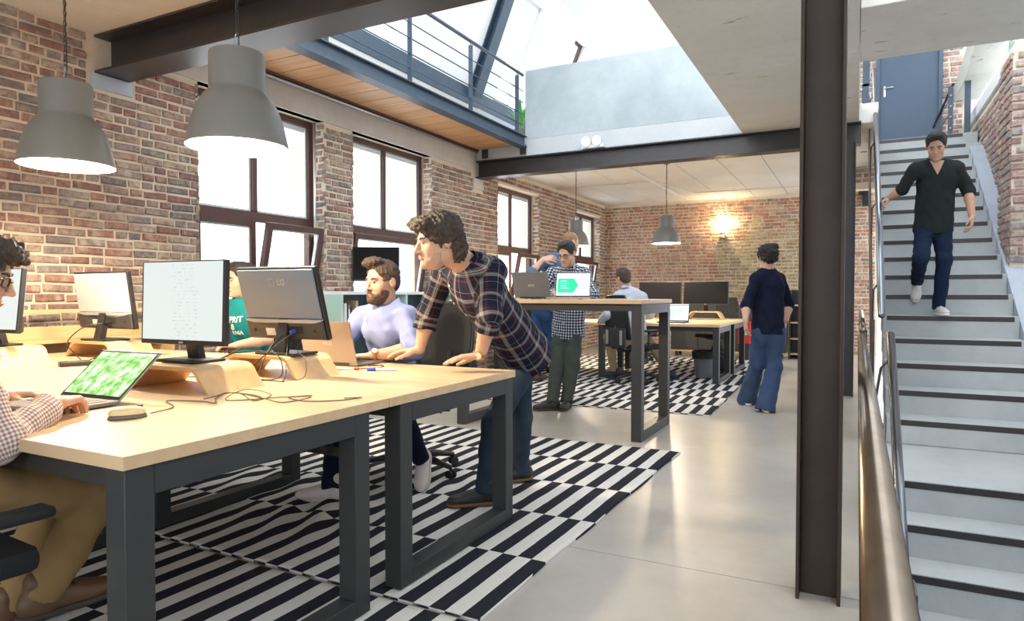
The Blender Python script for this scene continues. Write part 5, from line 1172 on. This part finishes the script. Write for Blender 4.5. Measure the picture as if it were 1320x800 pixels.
def person(label, J, fwd_head, s=1.05, skin_='skin_fair', hair='hair_brown', style='short', shirt='cloth_black', sleeve=.55, trousers='cloth_denim', shoes='shoe_white', sole='shoe_sole',
           beard=None, glasses=False, chest_f=None, hands=None, feet=None, h=.0065, hem=.02, fit=1.0, leg_w=1.0, flare=1.0, collar=True, buttons=True, belt=None, tilt_up=(0, 0, 1), eyes=True, sneaker=True, wrk=.004, cuff_roll=False, sleeveR=None, leg_hem=.06, untuck=.0, ground=None, shw=.365):
    J = {k: V3(v) for k, v in J.items()}; base = (J['anL'] + J['anR']) / 2
    t_ = thing('person', (0, 0, 0), 0, label, 'person')
    R = frame(fwd_head, tilt_up); up = unit(J['neck'] - J['pelvis'])
    cf = unit(np.cross(J['shL'] - J['shR'], up)) * -1 if chest_f is None else unit(chest_f)
    cf = unit(cf - up * (cf @ up)); lat = unit(J['shL'] - J['shR'])
    for q, g in (ground or {}).items(): J['an' + q][2] = g + .085 * s
    shm = (J['shL'] + J['shR']) / 2; wd_ = np.linalg.norm(J['shL'] - J['shR']); kf = min(1.0, shw * s / wd_)
    for q in 'LR': J['sh' + q] = shm + (J['sh' + q] - shm) * kf - up * .022 * s
    lh = unit(np.cross(up, cf)); lh = lh if lh @ (J['shL'] - J['shR']) > 0 else -lh
    for q, sg in (('L', 1), ('R', -1)): J['hip' + q] = J['pelvis'] + lh * (.070 * s * sg) - up * .078 * s
    waist = J['pelvis'] * .62 + J['chest'] * .38
    # ---------- body: one continuous surface (thin under the clothes)
    Bd = SDF(); head_prims(Bd, J['head'], R, s, J['neck'])
    Bd.cone(J['neck'], J['chest'], .05 * s, .085 * s, .04, (cf, .7)); Bd.cone(J['chest'], J['pelvis'], .095 * s, .095 * s, .04, (cf, .7))
    for q, sl in (('L', sleeve), ('R', sleeve if sleeveR is None else sleeveR)):
        Bd.cone(J['chest'] * .35 + J['neck'] * .65, J['sh' + q], .045 * s, .040 * s, .03); Bd.cone(J['sh' + q], J['el' + q], .040 * s, .036 * s, .02)
        mid = J['el' + q] * .65 + J['wr' + q] * .35
        Bd.cone(J['el' + q], mid, .036 * s, .040 * s, .02); Bd.cone(mid, J['wr' + q], .040 * s, .026 * s, .02, None)
        hd_ = (hands or {}).get(q)
        if hd_: hand_prims(Bd, J['wr' + q], hd_['d'], hd_['n'], 1 if q == 'R' else -1, s * 1.02, hd_.get('curl', (20, 25, 15)), hd_.get('thumb', .7), hd_.get('spread', .1))
        Bd.cone(J['pelvis'], J['hip' + q], .07 * s, .06 * s, .03); Bd.cone(J['hip' + q], J['kn' + q], .058 * s, .040 * s, .03); Bd.cone(J['kn' + q], J['an' + q], .040 * s, .030 * s, .02)
    P, Q = Bd.mesh(h); put_mesh('body', P, Q, skin_, t_)
    build_head_extras(t_, J['head'], R, s, hair, style, eyes, beard, glasses)
    # ---------- shirt
    f_ = fit; S = SDF()
    hemp = J['pelvis'] - up * untuck
    nb = J['neck'] - up * .035 * s
    S.cone(nb, J['chest'], .075 * s, .150 * s * f_, .05, (cf, .70)); S.cone(J['chest'], waist, .158 * s * f_, .142 * s * f_, .05, (cf, .70)); S.cone(waist, hemp - up * .06, .146 * s * f_, .166 * s * f_, .04, (cf, .76))
    S.cone(J['shL'] * .85 + J['neck'] * .15 - up * .02, J['shR'] * .85 + J['neck'] * .15 - up * .02, .058 * s * f_, .058 * s * f_, .05)
    for q in 'LR': S.cone(nb + up * .012 * s, J['sh' + q] + up * .004, .050 * s, .050 * s * f_, .05)
    bones = [(J['pelvis'], J['neck'], .15, cf)]
    for q, sl in (('L', sleeve), ('R', sleeve if sleeveR is None else sleeveR)):
        a, e, w_ = J['sh' + q], J['el' + q], J['wr' + q]
        if sl <= .5:
            c_ = a + (e - a) * (sl / .5); S.cone(a, c_, .056 * s * f_, .054 * s * f_, .035); bones.append((a, c_, .055, cf))
        else:
            c_ = e + (w_ - e) * ((sl - .5) / .5); S.cone(a, e, .056 * s * f_, .050 * s * f_, .035); S.cone(e, c_, .052 * s * f_, .044 * s * f_, .025); bones += [(a, e, .055, cf), (e, c_, .05, cf)]
        d_ = unit(c_ - (a if sl <= .5 else e)); rr = (.056 if sl <= .5 else .048) * s * f_
        if cuff_roll: S.cone(c_ - d_ * .035, c_ + d_ * .005, rr * 1.08, rr * 1.08, .008)
        S.ell(c_ + d_ * (.058 if cuff_roll else .050), (.085, .085, .05), frame3(d_), .006, 'sub')
    S.half(hemp - up * hem, -up, .008)
    P, Q = S.mesh(h); P = wrinkle(P, Q, wrk, 20, sum(map(ord, label)) % 7, (1, 1, .6)); so = put_mesh('shirt', P, Q, shirt, t_, bone_uv(P, bones))
    if collar:
        m = MB(); nk = J['neck'] + up * .012 * s; hdir = unit(J['head'] - J['neck'])
        pts = [nk + (cf * math.cos(a) * .066 + lat * math.sin(a) * .070) * s - hdir * (.026 * s * max(0, math.cos(a))) for a in np.linspace(.30, 2 * PI - .30, 17)]
        top = [p + hdir * .030 * s for p in pts]; n_ = len(pts)
        low = [p + (cf * math.cos(a) + lat * math.sin(a)) * .024 * s - hdir * (.012 + .034 * max(0, math.cos(a)) ** 2) * s for p, a in zip(pts, np.linspace(.30, 2 * PI - .30, 17))]
        m.add([tuple(p) for p in top + low], [(i, i + 1, n_ + i + 1, n_ + i) for i in range(n_ - 1)])
        m.add([tuple(p - hdir * .012) for p in pts] + [tuple(p) for p in top], [(i, i + 1, n_ + i + 1, n_ + i) for i in range(n_ - 1)])
        co = m.build('collar', shirt, so, smooth=True); co.modifiers.new('thick', 'SOLIDIFY').thickness = .003
        uvc = bone_uv(np.array([v.co[:] for v in co.data.vertices]), [(J['neck'] - lat * .2, J['neck'] + lat * .2, .06, cf)])
        at = co.data.attributes.new('cloth', 'FLOAT_VECTOR', 'POINT'); at.data.foreach_set('vector', np.asarray(uvc, np.float32).ravel())
    if buttons:
        from mathutils.bvhtree import BVHTree
        bv = BVHTree.FromPolygons([tuple(p) for p in P], [tuple(int(i) for i in q) for q in Q])
        for k in range(6):
            q = J['neck'] * (1 - k / 6) + J['pelvis'] * (k / 6) - up * .05; hit = bv.ray_cast(Vector(q + cf * .5), Vector(-cf))
            if hit[0] is not None:
                n_ = hit[1]; MB().lathe([(0, 0), (.0065, 0), (.0065, .003), (0, .004)], n=10, M=Matrix.Translation(hit[0]) @ n_.to_track_quat('Z', 'Y').to_matrix().to_4x4()).build('button', 'paper_white', so)
    # ---------- trousers
    T = SDF(); T.cone(J['pelvis'] + up * .02, J['pelvis'] - up * .05, .124 * s * min(1.06, f_), .120 * s, .04, (cf, .74))
    T.cone(J['hipL'], J['hipR'], .080 * s, .080 * s, .05)
    for q in 'LR':
        hp, kn, an = J['hip' + q], J['kn' + q], J['an' + q]
        T.cone(J['pelvis'] * .5 + hp * .5, hp, .082 * s, .080 * s, .04); T.cone(hp, kn, .080 * s * leg_w, .064 * s * leg_w, .03)
        dn = unit(an - kn); ee = an + dn * (.085 - leg_hem) * s; T.cone(kn, ee + dn * .03, .064 * s * leg_w, .050 * s * leg_w * flare, .03); T.ell(ee + dn * .060, V3((.15, .15, .06)), frame3(dn), .004, 'sub')
    P, Q = T.mesh(h); P = wrinkle(P, Q, wrk, 17, 2.0, (1, 1, .75)); put_mesh('trousers', P, Q, trousers, t_)
    if belt:
        pts = [J['pelvis'] + up * .055 + (cf * math.cos(a) * .112 + lat * math.sin(a) * .150) * s for a in np.linspace(0, 2 * PI, 25)]; MB().tube([tuple(p) for p in pts], .014, 6).build('belt', belt, t_, smooth=True)
    for q in 'LR':
        fd = (feet or {}).get(q)
        if fd is not False:
            d_ = fd if fd is not None else cf; upv = (0, 0, 1)
            if isinstance(d_, tuple) and len(d_) == 2: d_, upv = d_
            shoe(t_, J['an' + q], d_, s, shoes, sole, upv, sneaker, .006)
    return t_, so, (J, up, cf, lat)
def wristwatch(t_, w_, e_, n, band='leather_brown', r=.034):
    w_, e_ = V3(w_), V3(e_); d = unit(w_ - e_); n = unit(V3(n) - d * (V3(n) @ d)); b = np.cross(d, n); c = w_ - d * .012
    MB().tube([tuple(c + (n * math.cos(a) * r * .86 + b * math.sin(a) * r)) for a in np.linspace(0, 2 * PI, 21)], .008, 6).build('watch_strap', band, t_, smooth=True)
    M_ = Matrix.Translation(c + n * r * .92) @ Vector(n).to_track_quat('Z', 'Y').to_matrix().to_4x4()
    o = MB().lathe([(0, 0), (.020, 0), (.021, .004), (.020, .008), (0, .008)], n=24, M=M_).build('watch_case', 'gold', t_, smooth='auto'); MB().lathe([(0, .0085), (.017, .0083), (.017, .008), (0, .008)], n=24, M=M_).build('watch_face', 'watch_face', o)
DOWN = (0, 0, -1)
JT = {
 'plaid': {'head': (-1.865, 2.827, 1.460), 'neck': (-1.826, 3.025, 1.359), 'chest': (-1.824, 3.134, 1.229), 'pelvis': (-1.785, 3.551, 0.919), 'shL': (-1.637, 3.009, 1.330), 'elL': (-1.633, 2.937, 1.099), 'wrL': (-1.716, 2.978, 0.886), 'shR': (-2.119, 3.188, 1.345), 'elR': (-2.186, 3.192, 1.085), 'wrR': (-2.223, 3.167, 0.885), 'hipL': (-1.773, 3.487, 0.810), 'knL': (-1.853, 3.368, 0.459), 'anL': (-1.854, 3.269, 0.103), 'hipR': (-1.838, 3.655, 0.792), 'knR': (-1.861, 3.746, 0.418), 'anR': (-1.889, 3.779, 0.095)},
 'beard': {'head': (-2.612, 3.326, 1.272), 'neck': (-2.620, 3.374, 1.117), 'chest': (-2.627, 3.389, 0.976), 'pelvis': (-2.757, 3.630, 0.675), 'shL': (-2.411, 3.346, 1.082), 'elL': (-2.333, 3.268, 0.869), 'wrL': (-2.502, 3.090, 0.844), 'shR': (-2.894, 3.435, 1.073), 'elR': (-2.928, 3.323, 0.897), 'wrR': (-2.722, 3.178, 0.809), 'hipL': (-2.640, 3.576, 0.636), 'knL': (-2.419, 3.237, 0.539), 'anL': (-2.367, 3.367, 0.210), 'hipR': (-2.839, 3.586, 0.623), 'knR': (-2.830, 3.139, 0.556), 'anR': (-2.675, 2.936, 0.089)},
 'left': {'head': (-2.449, 1.082, 1.265), 'neck': (-2.436, 1.018, 1.146), 'chest': (-2.400, 0.988, 1.015), 'pelvis': (-2.368, 0.906, 0.715), 'shL': (-2.634, 1.117, 1.083), 'elL': (-2.683, 1.128, 0.796), 'wrL': (-2.786, 1.324, 0.833), 'shR': (-2.181, 0.933, 1.060), 'elR': (-2.109, 0.996, 0.789), 'wrR': (-2.252, 1.217, 0.855), 'hipL': (-2.437, 0.959, 0.649), 'knL': (-2.628, 1.443, 0.561), 'anL': (-2.666, 1.300, 0.143), 'hipR': (-2.187, 0.885, 0.657), 'knR': (-2.203, 1.324, 0.557), 'anR': (-2.263, 1.195, 0.279)},
 'teal': {'head': (-4.154, 3.603, 1.300), 'neck': (-4.172, 3.645, 1.135), 'chest': (-4.171, 3.643, 1.015), 'pelvis': (-4.301, 3.791, 0.668), 'shL': (-4.021, 3.666, 1.100), 'elL': (-3.864, 3.571, 0.862), 'wrL': (-3.903, 3.325, 0.838), 'shR': (-4.429, 3.681, 1.096), 'elR': (-4.380, 3.586, 0.833), 'wrR': (-4.102, 3.391, 0.821), 'hipL': (-4.190, 3.791, 0.630), 'knL': (-3.934, 3.301, 0.536), 'anL': (-3.732, 2.775, 0.108), 'hipR': (-4.408, 3.791, 0.620), 'knR': (-4.239, 3.312, 0.515), 'anR': (-4.221, 2.860, 0.061)},
 'checker': {'head': (-2.774, 6.684, 1.633), 'neck': (-2.788, 6.785, 1.487), 'chest': (-2.776, 6.844, 1.344), 'pelvis': (-2.835, 6.856, 0.849), 'shL': (-2.597, 6.826, 1.443), 'elL': (-2.500, 6.757, 1.192), 'wrL': (-2.571, 6.383, 1.208), 'shR': (-3.065, 6.867, 1.451), 'elR': (-3.097, 6.731, 1.191), 'wrR': (-2.766, 6.395, 1.208), 'hipL': (-2.739, 6.848, 0.809), 'knL': (-2.709, 6.685, 0.443), 'anL': (-2.699, 6.511, 0.067), 'hipR': (-2.945, 6.855, 0.804), 'knR': (-2.857, 6.608, 0.426), 'anR': (-2.796, 6.349, 0.084)},
 'dark': {'head': (-3.404, 8.336, 1.893), 'neck': (-3.457, 8.248, 1.745), 'chest': (-3.564, 8.188, 1.581), 'pelvis': (-3.707, 8.156, 1.034), 'shL': (-3.706, 8.005, 1.647), 'elL': (-3.704, 7.719, 1.467), 'wrL': (-3.595, 7.859, 1.648), 'shR': (-3.421, 8.489, 1.631), 'elR': (-3.408, 8.600, 1.349), 'wrR': (-3.471, 8.618, 1.136), 'hipL': (-3.738, 8.026, 0.985), 'knL': (-3.831, 8.080, 0.569), 'anL': (-3.999, 8.094, 0.133), 'hipR': (-3.655, 8.294, 0.980), 'knR': (-3.727, 8.302, 0.558), 'anR': (-3.917, 8.361, 0.142)},
 'white': {'head': (-2.829, 8.787, 1.410), 'neck': (-2.780, 8.808, 1.263), 'chest': (-2.717, 8.780, 1.106), 'pelvis': (-2.663, 8.683, 0.652), 'shL': (-2.925, 8.619, 1.179), 'elL': (-2.952, 8.542, 0.931), 'wrL': (-3.128, 8.730, 0.838), 'shR': (-2.578, 9.079, 1.179), 'elR': (-2.578, 9.240, 0.918), 'wrR': (-2.904, 9.464, 0.839), 'hipL': (-2.764, 8.630, 0.610), 'knL': (-3.087, 8.970, 0.602), 'anL': (-3.047, 9.091, 0.179), 'hipR': (-2.595, 8.885, 0.601), 'knR': (-2.675, 9.350, 0.593), 'anR': (-2.350, 9.392, 0.130)},
 'woman': {'head': (-0.834, 7.399, 1.578), 'neck': (-0.832, 7.397, 1.449), 'chest': (-0.831, 7.393, 1.288), 'pelvis': (-0.813, 7.335, 0.873), 'shL': (-0.968, 7.213, 1.374), 'elL': (-1.007, 7.185, 1.097), 'wrL': (-0.997, 7.073, 0.935), 'shR': (-0.689, 7.637, 1.381), 'elR': (-0.642, 7.654, 1.093), 'wrR': (-0.660, 7.527, 0.933), 'hipL': (-0.884, 7.241, 0.836), 'knL': (-0.921, 7.380, 0.464), 'anL': (-1.047, 7.643, 0.078), 'hipR': (-0.747, 7.424, 0.831), 'knR': (-0.752, 7.355, 0.458), 'anR': (-0.812, 7.257, 0.084)},
 'stairs': {'head': (0.634, 7.338, 2.569), 'neck': (0.637, 7.426, 2.448), 'chest': (0.656, 7.477, 2.288), 'pelvis': (0.636, 7.546, 1.895), 'shL': (0.828, 7.489, 2.392), 'elL': (0.907, 7.524, 2.168), 'wrL': (0.920, 7.354, 1.898), 'shR': (0.452, 7.352, 2.387), 'elR': (0.371, 7.440, 2.202), 'wrR': (0.246, 7.554, 2.128), 'hipL': (0.726, 7.569, 1.856), 'knL': (0.715, 7.407, 1.518), 'anL': (0.683, 7.470, 1.105), 'hipR': (0.553, 7.524, 1.860), 'knR': (0.518, 7.250, 1.530), 'anR': (0.520, 7.695, 1.330)},
}

_ = person('man in dark plaid shirt and jeans leaning both hands on the desk', JT['plaid'], (-.60, -.79, -.14), 1.10, hair='hair_brown', style='shaggy', shirt='cloth_plaid', sleeve=.66, trousers='cloth_denim', shoes='shoe_dark', sole='shoe_brown', beard='stubble', chest_f=(-.62, -.62, -.35),
       hands={'L': dict(d=(-.75, -.45, -.12), n=(-.05, -.05, -1), curl=(8, 10, 8), spread=.22), 'R': dict(d=(-.82, -.25, -.14), n=(-.05, -.05, -1), curl=(8, 10, 8), spread=.22)}, feet={'L': (-.72, -.66, 0), 'R': (-.6, -.75, 0)}, sneaker=False, cuff_roll=True, untuck=.10, fit=1.12, leg_w=.95, ground={'L': .016, 'R': .016})
wristwatch(_[0], JT['plaid']['wrL'], JT['plaid']['elL'], (.25, -.95, .1))
_, so, _x = person('bearded man in light blue shirt seated at the grey laptop', JT['beard'], (-.20, -.97, -.05), 1.08, hair='hair_chestnut', style='quiff', shirt='cloth_lightblue', sleeve=.60, trousers='cloth_navy', shoes='shoe_pink', beard='full', chest_f=(-.30, -.95, -.1),
       hands={'L': dict(d=(-.92, -.25, -.10), n=(0, 0, -1), curl=(25, 30, 20)), 'R': dict(d=(.25, -.93, -.08), n=(0, 0, -1), curl=(25, 30, 20))}, feet={'L': ((.30, -.55, -.60), (-.1, -.5, .8)), 'R': (-.85, -.5, 0)}, cuff_roll=True, wrk=.006, fit=1.08, ground={'R': .016})
wristwatch(_, JT['beard']['wrL'], JT['beard']['elL'], (.3, -.6, .8))
_, so, _x = person('man with glasses and checked shirt typing on the leaf screen laptop', JT['left'], (.55, .80, -.30), 1.06, hair='hair_brown', style='shaggy', shirt='cloth_smallcheck', sleeve=.93, trousers='cloth_khaki', shoes='shoe_brown', sole='sole_dark', glasses=True, chest_f=(.15, .95, -.25),
       hands={'R': dict(d=(-.50, .80, -.05), n=(0, .1, -1), curl=(30, 35, 22)), 'L': dict(d=(.50, .85, -.05), n=(0, .1, -1), curl=(30, 35, 22))}, feet={'L': (.1, .95, 0), 'R': (.1, .95, 0)}, sneaker=False, leg_w=1.08, wrk=.005, ground={'L': .016})
tp, ts, (TJ, tup, tcf, tlat) = person('man in teal printed t-shirt seated behind the white lit screen', JT['teal'], (-.40, -.91, -.06), 1.08, hair='hair_dark', style='short', shirt='cloth_teal', sleeve=.34, trousers='cloth_denim', shoes='shoe_brown', sole='sole_dark', chest_f=(.02, -1, -.05), collar=False, buttons=False, fit=1.08,
       hands={'L': dict(d=(-.9, -.3, -.1), n=(0, 0, -1), curl=(25, 30, 20)), 'R': dict(d=(.6, -.7, -.1), n=(0, 0, -1), curl=(25, 30, 20))}, feet={'L': (-.3, -.9, 0), 'R': (-.4, -.9, 0)}, h=.0075, ground={'L': .016, 'R': .016})
from mathutils.bvhtree import BVHTree
bv = BVHTree.FromPolygons([v.co.copy() for v in ts.data.vertices], [tuple(p.vertices) for p in ts.data.polygons])
plain('print_white', (.72, .80, .78), .7)
for body, size, dz, dx in (('PRIT', .062, -.085, .075), ('8', .066, -.145, .045), ('RNIA', .046, -.195, .085)):
    me = text_mesh(body, size, 0.0, .002); tx = tlat * 1.0; c_ = TJ['neck'] + tup * dz + tlat * dx
    for v in me.vertices:
        p = c_ + tlat * v.co.x + tup * v.co.y; hit = bv.ray_cast(Vector(p + tcf * .6), Vector(-tcf))
        v.co = (hit[0] + Vector(tcf) * .0035) if hit[0] is not None else Vector(p + tcf * .12)
    me.materials.clear(); me.materials.append(MATS['print_white']); o = bpy.data.objects.new('shirt_print', me); COL.objects.link(o); o.parent = ts
person('man in gingham shirt and green trousers standing at the tall desk', JT['checker'], (-.12, -.92, -.38), 1.08, hair='hair_dark', style='short', shirt='cloth_gingham', sleeve=.92, trousers='cloth_olive', shoes='shoe_dark', sole='sole_dark', beard='stubble', glasses=True, chest_f=(.02, -1, -.05), fit=1.10, untuck=.10, leg_w=1.12,
       hands={'L': dict(d=(-.6, -.75, -.1), n=(0, 0, -1), curl=(25, 30, 20)), 'R': dict(d=(.5, -.85, -.1), n=(0, 0, -1), curl=(25, 30, 20))}, feet={'L': (.15, -.98, 0), 'R': (-.75, -.65, 0)}, h=.0075, sneaker=False, ground={'L': .001, 'R': .001})
person('man in slate blue shirt and jeans with a hand behind his neck', JT['dark'], (.55, .80, -.1), 1.10, hair='hair_sandy', style='thin', shirt='cloth_slate', sleeve=.62, trousers='cloth_bluejean', shoes='shoe_brown', sole='sole_dark', chest_f=(.45, .88, -.1), fit=1.08, h=.008, buttons=False,
       hands={'L': dict(d=(.88, .42, .12), n=(.1, .9, -.4), curl=(12, 15, 10), spread=.25), 'R': dict(d=(.2, .6, -.7), n=(-.5, .3, -.3), curl=(25, 30, 20))}, feet={'L': (-.3, .9, 0), 'R': (.2, .95, 0)}, sneaker=False, ground={'L': .016, 'R': .016})
person('man in white shirt and tan trousers seated with his back turned', JT['white'], (-.80, .58, -.12), 1.10, hair='hair_chestnut', style='short', shirt='cloth_white', sleeve=.92, trousers='cloth_tan', shoes='shoe_navy', sole='sole_dark', chest_f=(-.42, .90, -.02), fit=1.12, h=.008, buttons=False,
       hands={'L': dict(d=(-.3, .93, -.1), n=(0, 0, -1)), 'R': dict(d=(-.3, .93, -.1), n=(0, 0, -1))}, feet={'L': (-.95, .1, 0), 'R': (.6, -.4, -.1)}, sneaker=False, leg_hem=.10, ground={'L': .016, 'R': .03})
person('woman in navy sweater and wide blue trousers walking away', JT['woman'], (-.50, .86, -.02), 1.04, hair='hair_dark', style='bun', shirt='cloth_navy', sleeve=.66, trousers='cloth_wideblue', shoes='shoe_dark', sole='paper_white', chest_f=(-.35, .93, 0), fit=1.0, h=.007, collar=False, buttons=False, leg_w=1.12, flare=1.75, leg_hem=.02, wrk=.004, untuck=.07,
       hands={'L': dict(d=(.05, .15, -1), n=(.8, .3, 0)), 'R': dict(d=(-.3, .2, -1), n=(-.8, .2, 0))}, feet={'L': (-.2, .95, 0), 'R': (-.2, .95, 0)}, sneaker=False, ground={'L': .002, 'R': .002}, shw=.33)
_, vs_o, (VJ, vup, vcf, vlat) = person('man in black v-neck sweater and dark jeans coming down the stairs', JT['stairs'], (-.12, -.84, -.50), 1.02, skin_='skin_tan', hair='hair_black', style='quiff', shirt='cloth_black', sleeve=.58, trousers='cloth_indigo', shoes='shoe_white', sole='paper_white', chest_f=(.10, -.99, -.1), h=.007, collar=False, buttons=False, fit=1.03, untuck=.08,
       hands={'R': dict(d=(-.55, -.60, -.45), n=(.1, -.3, -1), curl=(40, 45, 30)), 'L': dict(d=(-.15, -.4, -.95), n=(-.9, .1, 0), curl=(22, 28, 18))}, feet={'L': (.25, -.96, 0), 'R': ((-.05, -.55, -.75), (0, -.75, .6))}, ground={'L': 1.001})
bv = BVHTree.FromPolygons([v.co.copy() for v in vs_o.data.vertices], [tuple(p.vertices) for p in vs_o.data.polygons])
vv, vf, NR = [], [], 9
for i in range(NR):
    for j in range(7):
        q = i / (NR - 1); p = VJ['neck'] + vup * (.005 - .125 * q) + vlat * ((j / 3 - 1) * .062 * (1 - q * .96)); hit = bv.ray_cast(Vector(p + vcf * .5), Vector(-vcf)); vv.append(tuple((hit[0] if hit[0] is not None else Vector(p)) + Vector(vcf) * .003))
for i in range(NR - 1):
    for j in range(6): a = i * 7 + j; vf.append((a, a + 1, a + 8, a + 7))
MB().add(vv, vf).build('neck_opening', 'skin_tan', vs_o, smooth=True)
for o in list(COL.objects):
    if o.name.split('.')[0] == 'person':
        cs = [c for c in o.children if c.name.startswith('shoe')]
        pts = [v.co for c in cs for v in c.data.vertices]
        b_ = Vector((sum(p.x for p in pts) / len(pts), sum(p.y for p in pts) / len(pts), min(p.z for p in pts)))
        o.location = b_
        for c in o.children: c.location = c.location - b_
